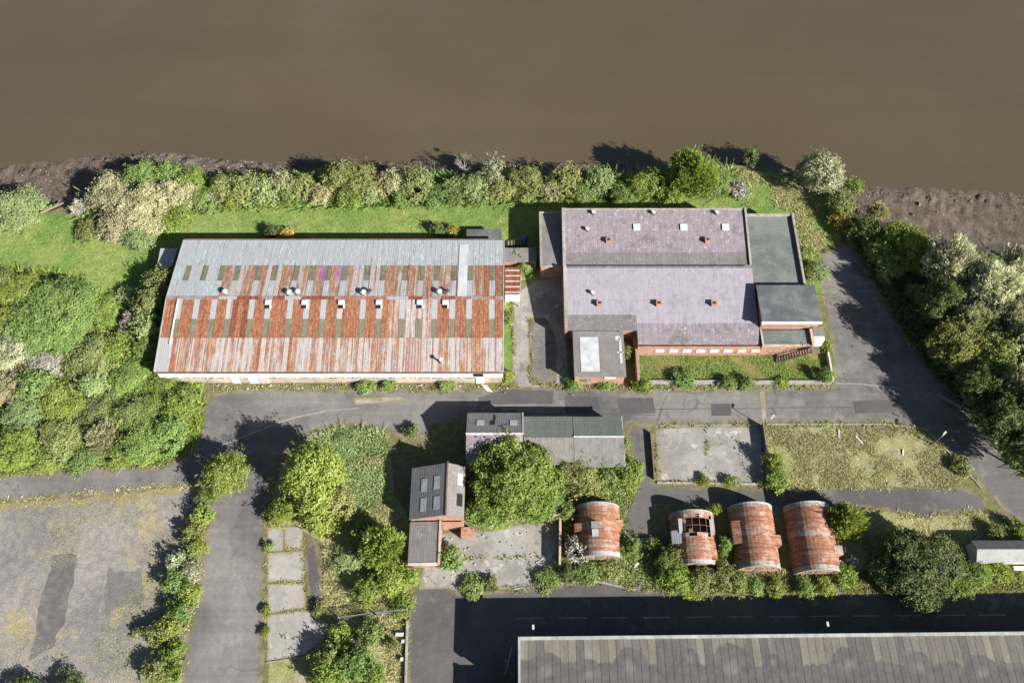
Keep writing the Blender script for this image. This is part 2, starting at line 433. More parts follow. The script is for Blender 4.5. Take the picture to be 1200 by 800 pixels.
class MB:
    def __init__(s):
        s.v, s.f, s.mi = [], [], []

    def add(s, pts, faces, m=0):
        o = len(s.v)
        s.v += [tuple(p) for p in pts]
        s.f += [tuple(i + o for i in f) for f in faces]
        s.mi += [m] * len(faces)
        return s

    def quad(s, a, b, c, d, m=0):
        return s.add((a, b, c, d), ((0, 1, 2, 3),), m)

    def hexa(s, p, m=0):
        return s.add(p, ((0, 3, 2, 1), (4, 5, 6, 7), (0, 1, 5, 4), (1, 2, 6, 5), (2, 3, 7, 6), (3, 0, 4, 7)), m)

    def box(s, x0, x1, y0, y1, z0, z1, m=0):
        return s.hexa(((x0, y0, z0), (x1, y0, z0), (x1, y1, z0), (x0, y1, z0), (x0, y0, z1), (x1, y0, z1), (x1, y1, z1), (x0, y1, z1)), m)

    def slab(s, a, b, c, d, th=0.1, m=0):
        q = (a, b, c, d)
        return s.hexa([(p[0], p[1], p[2] - th) for p in q] + list(q), m)

    def prism(s, poly, z0, z1, m=0):
        """poly: (x,y) or (x,y,ztop) counter-clockwise"""
        n = len(poly)
        pts = [(p[0], p[1], z0) for p in poly] + [(p[0], p[1], p[2] if len(p) > 2 else z1) for p in poly]
        fs = [tuple(range(n - 1, -1, -1)), tuple(range(n, 2 * n))] + [(i, (i + 1) % n, n + (i + 1) % n, n + i) for i in range(n)]
        return s.add(pts, fs, m)

    def tube(s, p0, p1, r0, r1=None, n=8, m=0):
        r1 = r0 if r1 is None else r1
        a, b = Vector(p0), Vector(p1)
        d = (b - a).normalized()
        u = d.orthogonal().normalized()
        w = d.cross(u)
        pts = []
        for c, r in ((a, r0), (b, r1)):
            for i in range(n):
                t = 2 * math.pi * i / n
                pts.append(c + (u * math.cos(t) + w * math.sin(t)) * r)
        fs = [(i, (i + 1) % n, n + (i + 1) % n, n + i) for i in range(n)]
        fs += [tuple(range(n - 1, -1, -1)), tuple(range(n, 2 * n))]
        return s.add(pts, fs, m)

    def bar(s, p0, p1, w, h, m=0):
        """box-section bar between two points, w across, h tall"""
        a, b = Vector(p0), Vector(p1)
        d = Vector((b.x - a.x, b.y - a.y, 0))
        d = d.normalized() if d.length > 1e-6 else Vector((1, 0, 0))
        n = Vector((-d.y, d.x, 0)) * (w / 2)
        z = Vector((0, 0, h))
        return s.hexa([a - n, b - n, b + n, a + n, a - n + z, b - n + z, b + n + z, a + n + z], m)

    def build(s, name, mats, parent=None, smooth=False):
        me = bpy.data.meshes.new(name)
        off = origin(parent) if parent is not None else Vector((0, 0, 0))
        vs = np.array(s.v, dtype=float) - np.array(off)
        me.from_pydata(vs.tolist(), [], s.f)
        mats = mats if isinstance(mats, (list, tuple)) else [mats]
        for m in mats:
            me.materials.append(M[m] if isinstance(m, str) else m)
        if len(mats) > 1:
            me.polygons.foreach_set('material_index', s.mi)
        if smooth:
            me.polygons.foreach_set('use_smooth', [True] * len(me.polygons))
        me.update()
        o = bpy.data.objects.new(name, me)
        COL.objects.link(o)
        if parent is not None:
            o.parent = parent
        return o


def fnoise(x, y, s, seed=0.0):
    return mnoise.fractal(Vector((x * s, y * s, seed)), 0.9, 2.0, 4)


def outline(pts, step=0.5, jit=0.0, seed=0.0, z=0.0, metres=False):
    w = [Vector(p[:2]) if metres else Vector(at(p[0], p[1], z)[:2]) for p in pts]
    out = []
    for i, a in enumerate(w):
        b = w[(i + 1) % len(w)]
        n = max(1, int((b - a).length / step)) if jit > 0 else 1
        for j in range(n):
            p = a.lerp(b, j / n)
            if jit > 0:
                p = p + Vector((fnoise(p.x, p.y, 0.35, seed), fnoise(p.x, p.y, 0.35, seed + 9.7))) * jit
                p = p + Vector((fnoise(p.x, p.y, 1.6, seed + 3), fnoise(p.x, p.y, 1.6, seed + 5))) * jit * 0.35
            out.append(p)
    return out


def edge_dist(P, B):
    P = np.asarray(P, float)
    A = np.asarray(B, float)
    Bn = np.roll(A, -1, axis=0)
    d = np.full(len(P), 1e9)
    for a, b in zip(A, Bn):
        ab = b - a
        l2 = max(1e-9, ab @ ab)
        t = np.clip(((P - a) @ ab) / l2, 0, 1)
        q = P - (a + t[:, None] * ab)
        d = np.minimum(d, (q * q).sum(1))
    return np.sqrt(d)


def inside(P, B):
    P = np.asarray(P, float)
    x, y = P[:, 0], P[:, 1]
    c = np.zeros(len(P), bool)
    n = len(B)
    for i in range(n):
        x1, y1 = B[i]
        x2, y2 = B[(i + 1) % n]
        if y1 == y2:
            continue
        h = (y1 > y) != (y2 > y)
        c ^= h & (x < (x2 - x1) * (y - y1) / (y2 - y1) + x1)
    return c


def sheet(name, pts, z, mat, jit=0.25, grid=1.0, seed=1.0, metres=False, kind='structure', relief=0.0, step=0.5):
    B = [tuple(p) for p in outline(pts, step, jit, seed, 0.0, metres)]
    V = [Vector(p) for p in B]
    n = len(B)
    xs = [p[0] for p in B]
    ys = [p[1] for p in B]
    if grid:
        gx, gy = np.meshgrid(np.arange(min(xs), max(xs), grid), np.arange(min(ys), max(ys), grid))
        P = np.stack([gx.ravel(), gy.ravel()], 1)
        P = P[inside(P, B)]
        if len(P):
            P = P[edge_dist(P, B) > 0.25]
        V += [Vector(p) for p in P]
    r = delaunay_2d_cdt(V, [(i, (i + 1) % n) for i in range(n)], [], 1, 1e-5)
    vo, fo = r[0], r[2]
    ed = np.minimum(edge_dist([tuple(v) for v in vo], B), 6.0) if grid else np.full(len(vo), 6.0)
    me = bpy.data.meshes.new(name)
    me.from_pydata([(v.x, v.y, z + relief * fnoise(v.x, v.y, 0.2, seed) * (min(1.0, e / 2.0))) for v, e in zip(vo, ed)], [], fo)
    at_ = me.attributes.new('edge', 'FLOAT', 'POINT')
    at_.data.foreach_set('value', ed.astype(np.float32))
    me.materials.append(M[mat])
    # faces up
    if me.polygons and sum(p.normal.z for p in me.polygons) < 0:
        me.flip_normals()
    o = bpy.data.objects.new(name, me)
    COL.objects.link(o)
    if kind:
        o['kind'] = kind
    return o


def leaf_mesh(name, P, Nn, L, W, tone, mat, rng):
    """one quad (kite) per leaf at P facing about Nn"""
    n = len(P)
    Nn = Nn / np.maximum(1e-6, np.linalg.norm(Nn, axis=1, keepdims=True))
    R = rng.normal(size=(n, 3))
    U = np.cross(Nn, R)
    U /= np.maximum(1e-6, np.linalg.norm(U, axis=1, keepdims=True))
    Wv = np.cross(Nn, U)
    a = P - U * (L * 0.5)[:, None]
    b = P + Wv * (W * 0.5)[:, None] + U * (L * 0.05)[:, None]
    c = P + U * (L * 0.5)[:, None]
    d = P - Wv * (W * 0.5)[:, None] + U * (L * 0.05)[:, None]
    return quads_mesh(name, a, b, c, d, tone, mat)


def quads_mesh(name, a, b, c, d, tone, mat):
    n = len(a)
    V = np.stack([a, b, c, d], 1).reshape(-1, 3)
    me = bpy.data.meshes.new(name)
    me.vertices.add(4 * n)
    me.vertices.foreach_set('co', V.ravel().astype(np.float32))
    me.loops.add(4 * n)
    me.loops.foreach_set('vertex_index', np.arange(4 * n, dtype=np.int32))
    me.polygons.add(n)
    me.polygons.foreach_set('loop_start', np.arange(0, 4 * n, 4, dtype=np.int32))
    t = me.attributes.new('tone', 'FLOAT', 'POINT')
    t.data.foreach_set('value', np.repeat(tone, 4).astype(np.float32))
    me.materials.append(mat)
    me.update(calc_edges=True)
    me.validate()
    return me

# ------------------------------------------------------------------ plants
CLASSES = {0.8: (0.15, 640, 5), 1.4: (0.18, 2500, 9), 2.4: (0.2, 7500, 16), 3.8: (0.22, 17000, 26), 6.0: (0.25, 36000, 40)}
_cache = {}


def crown_arrays(R, style, seed):
    rng = np.random.default_rng(int(R * 100) + seed * 977 + len(style) * 13)
    leaf, n, nl = CLASSES[R]
    hc = {'dome': 0.95, 'tall': 1.35, 'spiky': 1.1, 'flat': 0.6, 'round': 1.0}[style]
    C, Rr = [(0, 0, 0.25 * R)], [(0.68 if style == 'round' else 0.52) * R]
    for i in range(nl):
        a = rng.uniform(0, 2 * math.pi)
        zz = rng.uniform(-0.25, 1.0)
        q = math.sqrt(max(0, 1 - zz * zz))
        rad = R * rng.uniform(0.5, 0.78)
        C.append((math.cos(a) * q * rad, math.sin(a) * q * rad, zz * rad * 0.9 + 0.12 * R))
        if style == 'round':
            rad = R * rng.uniform(0.58, 0.8)
            C[-1] = (math.cos(a) * q * rad, math.sin(a) * q * rad, zz * rad * 0.9 + 0.12 * R)
        Rr.append(R * rng.uniform(0.17, 0.36) * (0.85 + 2.5 / (nl + 4)))
    C, Rr = np.array(C), np.array(Rr)
    w = Rr ** 2
    # twigs on the limbs' lobes, each carrying a spray of leaves
    ns = max(30, n // 9)
    ids = rng.choice(len(C), size=ns * 2, p=w / w.sum())
    D = rng.normal(size=(len(ids), 3))
    D /= np.linalg.norm(D, axis=1, keepdims=True)
    D[:, 2] = np.where(D[:, 2] < -0.35, -D[:, 2], D[:, 2])
    P = C[ids] + D * (Rr[ids] * (0.95 + rng.normal(size=len(ids)) * 0.1))[:, None] + D * (rng.exponential(0.27, len(ids)) * min(1.0, R / 2))[:, None]
    dep = np.full(len(P), -9.0)
    for j in range(len(C)):
        q = (Rr[j] - np.linalg.norm(P - C[j], axis=1)) / Rr[j]
        q[ids == j] = -9
        dep = np.maximum(dep, q)
    gap = np.array([mnoise.noise(Vector((q[0] * 0.85 + seed * 7, q[1] * 0.85, q[2] * 0.85 + R))) for q in P])
    keep = (dep < 0.3) & (P[:, 2] > -0.42 * R) & ((gap > -0.22) | (R < 1.0))
    P, D, ids = P[keep][:ns], D[keep][:ns], ids[keep][:ns]
    lt = rng.normal(size=len(C)) * 0.13
    st = np.clip(0.5 + lt[ids] + rng.normal(size=len(P)) * 0.2, 0, 1)
    per = int(n / len(P)) + 1
    sg = leaf * 0.9
    D = np.repeat(D, per, 0)
    P = np.repeat(P, per, 0) + rng.normal(size=(len(D), 3)) * sg * np.array([1, 1, 0.7])
    m = len(P)
    tone = np.clip(np.repeat(st, per) + rng.normal(size=m) * 0.13, 0, 1)
    if style == 'spiky':
        U = D * 1.0 + np.array([0, 0, 0.7]) + rng.normal(size=(m, 3)) * 0.35
        L = leaf * rng.uniform(1.4, 3.2, m)
        W = leaf * rng.uniform(0.4, 0.75, m)
    else:
        Nn = D * 0.8 + np.array([0.2, -0.15, 0.4]) + rng.normal(size=(m, 3)) * 0.5
        U = np.cross(Nn, rng.normal(size=(m, 3)))
        L = leaf * rng.uniform(0.7, 1.5, m)
        W = leaf * rng.uniform(0.55, 1.05, m)
    U /= np.linalg.norm(U, axis=1, keepdims=True)
    Wv = np.cross(U, D + rng.normal(size=(m, 3)) * 0.5)
    Wv /= np.maximum(1e-6, np.linalg.norm(Wv, axis=1, keepdims=True))
    if style == 'spiky':
        P = P + U * (L * 0.3)[:, None]
    # stand on z = 0, height hc * 2R
    P[:, 2] = (P[:, 2] + 0.42 * R) * hc / 1.42 * 1.05
    return P, U, Wv, L, W, tone


def crown_mesh(kind, R, style, seed):
    key = (kind, R, style, seed)
    if key not in _cache:
        ak = (R, style, seed)
        if ak not in _cache:
            _cache[ak] = crown_arrays(*ak)
        P, U, Wv, L, W, tone = _cache[ak]
        a = P - U * (L * 0.5)[:, None]
        c = P + U * (L * 0.5)[:, None]
        b = P + Wv * (W * 0.5)[:, None]
        d = P - Wv * (W * 0.5)[:, None]
        _cache[key] = quads_mesh('crown', a, b, c, d, tone, FOL[kind])
    return _cache[key]


def trunk_mesh(R, woody, bare=False):
    key = ('t', R, woody, bare)
    if key not in _cache:
        rng = random.Random(int(R * 10) + 5)
        mb = MB()
        if woody:
            h = R * 1.0
            p = Vector((0, 0, -0.05))
            q = Vector((rng.uniform(-.1, .1) * R, rng.uniform(-.1, .1) * R, h))
            mb.tube(p, q, 0.055 * R + 0.03, 0.035 * R, 9)
            starts = [(p.lerp(q, rng.uniform(0.5, 1)), 0.028 * R) for _ in range(7)]
        else:
            starts = [(Vector((rng.uniform(-.2, .2) * R, rng.uniform(-.2, .2) * R, -0.05)), 0.025 * R + 0.01) for _ in range(7)]
        for i, (s, r) in enumerate(starts):
            a = 2 * math.pi * (i + rng.uniform(-.3, .3)) / len(starts)
            e = s + Vector((math.cos(a) * 0.55, math.sin(a) * 0.55, rng.uniform(0.35, 0.75))) * R
            mb.tube(s, e, r, r * 0.45, 6)
            nb = 9 if bare else 3
            for j in range(nb):
                b = s.lerp(e, rng.uniform(0.35, 1))
                a2 = a + rng.uniform(-1.3, 1.3)
                f = b + Vector((math.cos(a2) * 0.3, math.sin(a2) * 0.3, rng.uniform(0.1, 0.45))) * R
                mb.tube(b, f, r * 0.5, r * 0.15, 5)
                if bare:
                    for _ in range(4):
                        g0 = b.lerp(f, rng.uniform(0.3, 1))
                        g = g0 + Vector((rng.uniform(-.2, .2), rng.uniform(-.2, .2), rng.uniform(0.02, .25))) * R
                        mb.tube(g0, g, r * 0.22, r * 0.1, 4)
        me = bpy.data.meshes.new('trunk')
        me.from_pydata([tuple(v) for v in mb.v], [], mb.f)
        me.materials.append(M['twig'] if bare else M['bark'])
        if bare:
            t = me.attributes.new('tone', 'FLOAT', 'POINT')
            t.data.foreach_set('value', np.full(len(me.vertices), 0.8, np.float32))
        _cache[key] = me
    return _cache[key]


_pn = [0]


def plant(kind, style, px, py, rpx, h, name, label, cat=None, group=None, woody=False, sx=1.0, sy=1.0, lift=0.0):
    """h: height in metres; (px,py): middle of the crown as the photograph shows it; lift: clear trunk below the crown"""
    _pn[0] += 1
    zc = lift + (h - lift) * 0.5
    x, y, _ = at(px, py, zc)
    r = rpx * mpp(py, zc)
    R = min(CLASSES, key=lambda c: abs(math.log(c / r)))
    seed = _pn[0] % 3
    e = empty(name, (x, y, 0), label, cat or ('tree' if woody else 'bush'), group)
    e.rotation_euler.z = (_pn[0] * 2.399) % 6.283
    hc = {'dome': 0.95, 'tall': 1.35, 'spiky': 1.1, 'flat': 0.6, 'round': 1.0}[style]
    cm = crown_mesh(kind, R, style, seed)
    c = bpy.data.objects.new('crown' if woody else 'foliage', cm)
    COL.objects.link(c)
    c.parent = e
    c.location = (0, 0, lift)
    zs = (h - lift) / (R * 1.25 * hc)
    c.scale = (r / R / 0.97 * sx, r / R / 0.97 * sy, zs)
    t = bpy.data.objects.new('trunk' if woody else 'stem', trunk_mesh(R, woody))
    COL.objects.link(t)
    t.parent = e
    t.scale = (r / R * 0.85, r / R * 0.85, (h * 0.72) / (R * 1.3))
    if sx != 1.0 or sy != 1.0:
        e.rotation_euler.z = 0
    return e


def blades(name, pts, n, kind, h=(0.15, 0.4), w=0.1, seed=1, gate=None, kindprop='stuff', lean=1.3, label=None, metres=False, avoid=()):
    rng = np.random.default_rng(seed)
    B = [p[:2] for p in (pts if metres else [at(*p) for p in pts])]
    B = np.array(B)
    P = rng.uniform(B.min(0), B.max(0), size=(n * 3, 2))
    P = P[inside(P, B)]
    for av in avoid:
        A = [p[:2] for p in (at(*p) for p in av)]
        P = P[~inside(P, A)]
    if gate:
        g = np.array([fnoise(p[0], p[1], gate[0], seed) for p in P])
        P = P[g + rng.normal(size=len(P)) * 0.12 > gate[1]]
    P = P[:n]
    m = len(P)
    hh = rng.uniform(h[0], h[1], m)
    ww = w * rng.uniform(0.6, 1.4, m)
    a = rng.uniform(0, 2 * math.pi, m)
    d = np.stack([np.cos(a), np.sin(a), np.zeros(m)], 1)
    ln = rng.normal(size=(m, 2)) * lean * hh[:, None]
    base = np.column_stack([P, np.full(m, -0.01)])
    top = np.column_stack([P + ln, hh])
    tone = np.clip(0.5 + rng.normal(size=m) * 0.24, 0, 1)
    me = quads_mesh(name, base - d * ww[:, None], base + d * ww[:, None], top + d * ww[:, None] * 0.35, top - d * ww[:, None] * 0.35, tone, FOL[kind])
    o = bpy.data.objects.new(name, me)
    COL.objects.link(o)
    tag(o, label, None, None, kindprop)
    return o


# ------------------------------------------------------------------ ground, river, roads
def polyline_sample(poly, xs):
    return np.interp(xs, [p[0] for p in poly], [p[1] for p in poly])


BANK = [(-300, 256), (0, 256), (60, 248), (95, 235), (120, 214), (160, 204), (220, 206), (250, 210), (300, 207), (400, 205), (500, 204),
        (600, 206), (700, 207), (780, 203), (860, 194), (920, 198), (960, 216), (990, 236), (1005, 262), (1015, 274), (1040, 268),
        (1080, 288), (1105, 312), (1140, 303), (1200, 297), (1500, 290)]
WATER = [(-300, 202), (0, 195), (60, 188), (120, 182), (190, 178), (240, 184), (300, 189), (400, 190), (500, 188), (600, 189), (680, 191),
         (730, 197), (780, 198), (860, 190), (920, 193), (960, 206), (1010, 219), (1100, 222), (1200, 226), (1500, 234)]
xs = np.arange(-300, 1501, 3.0)
by, wy = polyline_sample(BANK, xs), polyline_sample(WATER, xs)
ROWS = 26
mv, mf = [], []
for i, px in enumerate(xs):
    a = Vector(at(px, by[i], 0.0))
    jit = 3.0 * fnoise(px * 0.05, 3.0, 1.0, 2)
    b = Vector(at(px, wy[i] + jit, -2.0))
    for j in range(ROWS + 6):
        s = j / (ROWS - 1)
        p = a.lerp(b, s)
        prof = -0.03 - 0.9 * min(1, s * 5) - 1.07 * s if s <= 1 else -2.0 - (s - 1) * 3
        edge_ = max(0.0, 1 - abs(s - 0.84) / 0.2)
        nz = fnoise(p.x, p.y, 0.5, 1) * 0.16 + fnoise(p.x, p.y, 2.2, 4) * 0.1 + max(0.0, fnoise(p.x, p.y, 0.9, 6) - 0.1) * 0.9 * edge_
        mv.append((p.x, p.y, prof + (nz * min(1, s * 6))))
nr = ROWS + 6
for i in range(len(xs) - 1):
    for j in range(nr - 1):
        mf.append((i * nr + j, (i + 1) * nr + j, (i + 1) * nr + j + 1, i * nr + j + 1))
me = bpy.data.meshes.new('mudflat')
me.from_pydata(mv, [], mf)
if me.polygons[0].normal.z < 0:
    me.flip_normals()
me.materials.append(M['mud'])
me.polygons.foreach_set('use_smooth', [True] * len(me.polygons))
o = bpy.data.objects.new('mudflat', me)
COL.objects.link(o)
o['kind'] = 'structure'

mb = MB()
mb.quad((-3000, 55, -2.0), (3000, 55, -2.0), (3000, 4000, -2.0), (-3000, 4000, -2.0))
mb.build('river', 'river')['kind'] = 'structure'

# the land: one sheet from the top of the bank southwards
gb = [at(px, polyline_sample(BANK, [px])[0] - 0.6, 0.0)[:2] for px in np.arange(-300, 1501, 6.0)]
land = [(-2500, -2500), (2500, -2500), (2500, gb[-1][1])] + gb[::-1] + [(-2500, gb[0][1])]
sheet('ground', land, 0.0, 'soil', jit=0, grid=0, metres=True)

LAWN = [(-250, 262), (0, 258), (60, 252), (105, 248), (240, 236), (400, 230), (600, 230), (780, 226), (860, 200), (905, 203), (950, 226), (985, 245),
        (985, 282), (965, 292), (958, 320), (966, 350), (930, 340), (660, 330), (600, 330), (600, 440), (190, 440), (150, 450), (120, 380), (60, 330), (-250, 320)]
sheet('lawn', LAWN, 0.004, 'lawn', 0.5, 0, 2)

ROAD = [(-250, 560), (0, 556), (100, 548), (190, 545), (222, 530), (234, 505), (236, 478), (246, 460), (300, 455), (440, 456), (600, 455), (645, 453),
        (780, 456), (973, 453), (979, 446), (973, 400), (963, 340), (962, 296), (985, 285), (1003, 291), (1025, 330), (1050, 375), (1085, 425),
        (1130, 475), (1190, 545), (1260, 625), (1330, 710), (1275, 710), (1205, 628), (1160, 580), (1118, 534), (1085, 502), (1035, 496), (905, 496),
        (770, 498), (735, 499), (690, 489), (545, 489), (515, 497), (495, 514), (470, 512), (445, 505), (405, 498), (366, 508), (335, 530),
        (318, 562), (310, 604), (311, 770), (300, 850), (196, 850), (210, 790), (222, 720), (238, 645), (247, 600), (236, 566), (190, 572), (100, 581), (0, 589), (-250, 600)]
sheet('road', ROAD, 0.008, 'road', 0.22, 1.0, 3)
YARD = [(476, 850), (478, 722), (486, 690), (500, 662), (530, 692), (560, 694), (600, 690), (650, 686), (690, 678), (710, 678), (745, 690), (800, 694),
        (1000, 693), (1300, 691), (1300, 850)]
sheet('lower_road', YARD, 0.008, 'roadtar', 0.15, 1.0, 4)
LANE = [(735, 497), (760, 497), (764, 566), (800, 571), (890, 573), (1000, 570), (1120, 570), (1150, 577), (1158, 598), (1100, 602), (1085, 607), (1040, 598),
        (985, 594), (960, 600), (850, 596), (770, 592), (762, 622), (764, 690), (735, 690), (728, 640), (732, 600), (742, 560)]
sheet('lane', LANE, 0.012, 'roadtar', 0.25, 1.0, 5)
sheet('yard_concrete', [(510, 626), (560, 622), (656, 606), (657, 688), (600, 690), (545, 692), (492, 690), (496, 664), (518, 655)], 0.012, 'concrete', 0.2, 0.8, 6)
PAD = [(768, 500), (892, 498), (897, 566), (770, 564)]
sheet('concrete_pad', PAD, 0.012, 'concrete', 0.1, 0.8, 7)
for i, q in enumerate(([(313, 618), (332, 617), (332, 645), (313, 646)], [(333, 617), (355, 616), (355, 643), (333, 645)],
                       [(313, 648), (356, 645), (357, 680), (313, 682)], [(313, 684), (357, 682), (358, 713), (314, 718)],
                       [(313, 720), (364, 714), (384, 731), (379, 752), (356, 768), (313, 775)])):
    sheet('concrete_slab', q, 0.016, 'slab', 0.08, 0.6, 8 + i, step=0.4)
sheet('gravel_strip', [(357, 640), (372, 632), (378, 690), (376, 716), (362, 712), (358, 680)], 0.012, 'roadtar', 0.2, 0.6, 15)
WASTE = [(-250, 604), (0, 590), (110, 582), (190, 573), (236, 568), (244, 600), (236, 645), (218, 720), (202, 800), (196, 850), (-250, 850)]
sheet('waste_ground', WASTE, 0.004, 'waste', 0.4, 1.0, 16)
sheet('tarmac_strip', [(62, 652), (91, 649), (84, 690), (66, 755), (34, 772), (44, 722)], 0.008, 'strip', 0.5, 0, 17, step=0.3)
sheet('tarmac_strip', [(126, 668), (168, 664), (166, 705), (120, 718)], 0.008, 'patch2', 0.7, 0, 18)
DRY = [(898, 500), (1000, 499), (1070, 500), (1100, 520), (1135, 556), (1120, 571), (1000, 571), (900, 574)]
sheet('dry_verge', DRY, 0.008, 'dry', 0.3, 1.0, 19)
DRYB = [(985, 596), (1040, 600), (1085, 608), (1100, 604), (1158, 600), (1200, 628), (1200, 690), (985, 690), (975, 640)]
sheet('dry_verge', DRYB, 0.006, 'dry', 0.4, 1.0, 20)
COURT = [(746, 417), (946, 417), (950, 408), (968, 408), (974, 447), (748, 446)]
sheet('courtyard_lawn', COURT, 0.008, 'court', 0.1, 1.0, 21)
sheet('alley_concrete', [(600, 350), (622, 330), (661, 320), (668, 452), (600, 456)], 0.006, 'concrete', 0.25, 0.8, 22)
sheet('alley_tarmac', [(618, 372), (640, 372), (652, 400), (652, 450), (622, 452)], 0.014, 'road', 0.2, 0.8, 23)
ISLAND = [(362, 512), (405, 502), (448, 508), (456, 530), (462, 580), (482, 612), (484, 690), (476, 716), (474, 850), (312, 850), (314, 776), (358, 770),
          (384, 750), (384, 728), (362, 712), (378, 716), (380, 640), (350, 616), (314, 616), (322, 570), (340, 530)]
sheet('island_verge', ISLAND, 0.004, 'dry', 0.3, 0, 24)
for i, q in enumerate(([(662, 464), (700, 464), (704, 483), (663, 484)], [(724, 466), (765, 466), (768, 484), (726, 485)], [(833, 473), (856, 473), (857, 487), (834, 487)],
                       [(592, 456), (649, 458), (648, 473), (560, 474), (560, 466)], [(1000, 470), (1055, 468), (1056, 482), (1002, 484)])):
    sheet('road_patch', q, 0.016, 'patch', 0.06, 0, 30 + i)
for i, q in enumerate(([(415, 466), (470, 465), (478, 470), (415, 474)], [(890, 458), (896, 458), (899, 494), (893, 494)])):
    sheet('road_patch', q, 0.016, 'slab', 0.12, 0.5, 40 + i)


def ribbon(name, pts, w, z, mat):
    P = [Vector(at(*p)) for p in pts]
    mb = MB()
    for a, b in zip(P, P[1:]):
        d = (b - a).normalized()
        n = Vector((-d.y, d.x, 0)) * w / 2
        mb.quad(a - n + Vector((0, 0, z)), b - n + Vector((0, 0, z)), b + n + Vector((0, 0, z)), a + n + Vector((0, 0, z)))
    o = mb.build(name, mat)
    o['kind'] = 'structure'
    return o


for i in range(13):
    x0 = 606 + i * 49.2
    yv = 724.2 - (x0 - 606) * 0.0075
    if x0 + 33 < 1195:
        ribbon('road_marking', [(x0, yv), (x0 + 32, yv - 0.25)], 0.14, 0.016, 'mark')
ribbon('road_marking', [(258, 522), (275, 516), (296, 507), (318, 498), (345, 489), (385, 481), (420, 478)], 0.22, 0.013, 'mark')
ribbon('road_marking', [(200, 532), (222, 528), (240, 525)], 0.2, 0.013, 'mark')
ribbon('road_marking', [(980, 449), (1010, 450), (1060, 456)], 0.2, 0.013, 'mark')
for pts_ in ([(660, 479.5), (800, 479), (893, 478.5)], [(899, 478), (1000, 477), (1062, 478)], [(664, 485), (768, 486)]):
    ribbon('road_joint', pts_, 0.12, 0.021, 'patch')
ribbon('road_marking', [(770, 496), (776, 478), (782, 463)], 0.3, 0.021, 'dirt')


def kerb(name, pts, w=0.25, h=0.12, mat='kerb', label=None, cat=None):
    P = [at(*p) for p in pts]
    mb = MB()
    for a, b in zip(P, P[1:]):
        mb.bar((a[0], a[1], -0.05), (b[0], b[1], -0.05), w, h + 0.05)
    o = mb.build(name, mat)
    if label:
        tag(o, label, cat)
    else:
        o['kind'] = 'structure'
    return o


kerb('kerb', [(748, 448), (800, 449), (974, 449)], 0.5, 0.14)
kerb('kerb', [(312, 776), (356, 770), (384, 752)], 0.2, 0.12)
kerb('kerb', [(405, 499), (366, 508.5), (345, 523)], 0.2, 0.12)
kerb('kerb', [(898, 497), (1035, 497), (1083, 502), (1116, 534), (1150, 572)], 0.22, 0.12)
kerb('kerb', [(770, 565.5), (897, 567.5)], 0.3, 0.2)
kerb('kerb', [(768, 499), (894, 497)], 0.2, 0.06)
kerb('kerb', [(602, 690), (690, 679), (745, 691)], 0.2, 0.12)
kerb('kerb', [(660, 330), (664, 452)], 0.2, 0.1)

# stones on the mud, and the dark tide lumps
rng = np.random.default_rng(5)
mb = MB()
phi = [(1, 0, 0), (0, 1, 0), (-1, 0, 0), (0, -1, 0), (0, 0, 1), (0.7, 0.7, 0.6), (-0.7, 0.6, 0.5)]
for _ in range(1700):
    px = rng.uniform(-60, 1260)
    s = rng.uniform(0.15, 0.95) if px < 260 or px > 990 else rng.uniform(0.35, 0.95)
    if px > 990 and rng.random() < 0.6:
        s = rng.uniform(0.78, 0.98)
    if px < 300 and rng.random() < 0.5:
        s = rng.uniform(0.6, 0.95)
    a, b = polyline_sample(BANK, [px])[0], polyline_sample(WATER, [px])[0]
    A, Bp = Vector(at(px, a)), Vector(at(px, b, -2.0))
    p = A.lerp(Bp, s)
    z = -0.03 - 0.9 * min(1, s * 5) - 1.07 * s
    r = rng.uniform(0.07, 0.2) * (1.9 if rng.random() < 0.07 else 1)
    rot = rng.uniform(0, 6.28)
    c, sn = math.cos(rot), math.sin(rot)
    sx, sy, sz = r * rng.uniform(0.8, 1.5), r * rng.uniform(0.7, 1.2), r * rng.uniform(0.5, 1.1)
    pts = [(p.x + (q[0] * sx * c - q[1] * sy * sn), p.y + (q[0] * sx * sn + q[1] * sy * c), z + q[2] * sz) for q in
           ((1, 0, 0), (0.3, 0.95, 0), (-0.9, 0.5, 0), (-0.7, -0.7, 0), (0.4, -0.9, 0), (0.1, 0.1, 1.0), (-0.3, 0.2, 0.85))]
    mb.add(pts, ((0, 1, 5), (1, 6, 5), (1, 2, 6), (2, 3, 6), (3, 5, 6), (3, 4, 5), (4, 0, 5)))
k = NT('shore_stone', 0.9, 0.2)
M['stone'] = k.out(k.vary(k.mix(k.ramp(k.noise(0.7, 3), 0.4, 0.6), (0.09, 0.075, 0.062), (0.22, 0.195, 0.168)), k.noise(6, 3), 0.3))
mb.build('shore_stones', 'stone')['kind'] = 'stuff'

# ------------------------------------------------------------------ buildings


def extrude_x(mb, prof, x0, x1, m=0):
    n = len(prof)
    pts = [(x0, y, z) for y, z in prof] + [(x1, y, z) for y, z in prof]
    return mb.add(pts, [tuple(range(n)), tuple(range(2 * n - 1, n - 1, -1))] + [(i, n + i, n + (i + 1) % n, (i + 1) % n) for i in range(n)], m)


def extrude_y(mb, prof, y0, y1, m=0):
    n = len(prof)
    pts = [(x, y0, z) for x, z in prof] + [(x, y1, z) for x, z in prof]
    return mb.add(pts, [tuple(range(n - 1, -1, -1)), tuple(range(n, 2 * n))] + [(i, (i + 1) % n, n + (i + 1) % n, n + i) for i in range(n)], m)


def part(mb, name, mats, parent, label=None):
    o = mb.build(name, mats, parent)
    if label:
        o['label'] = label
    return o


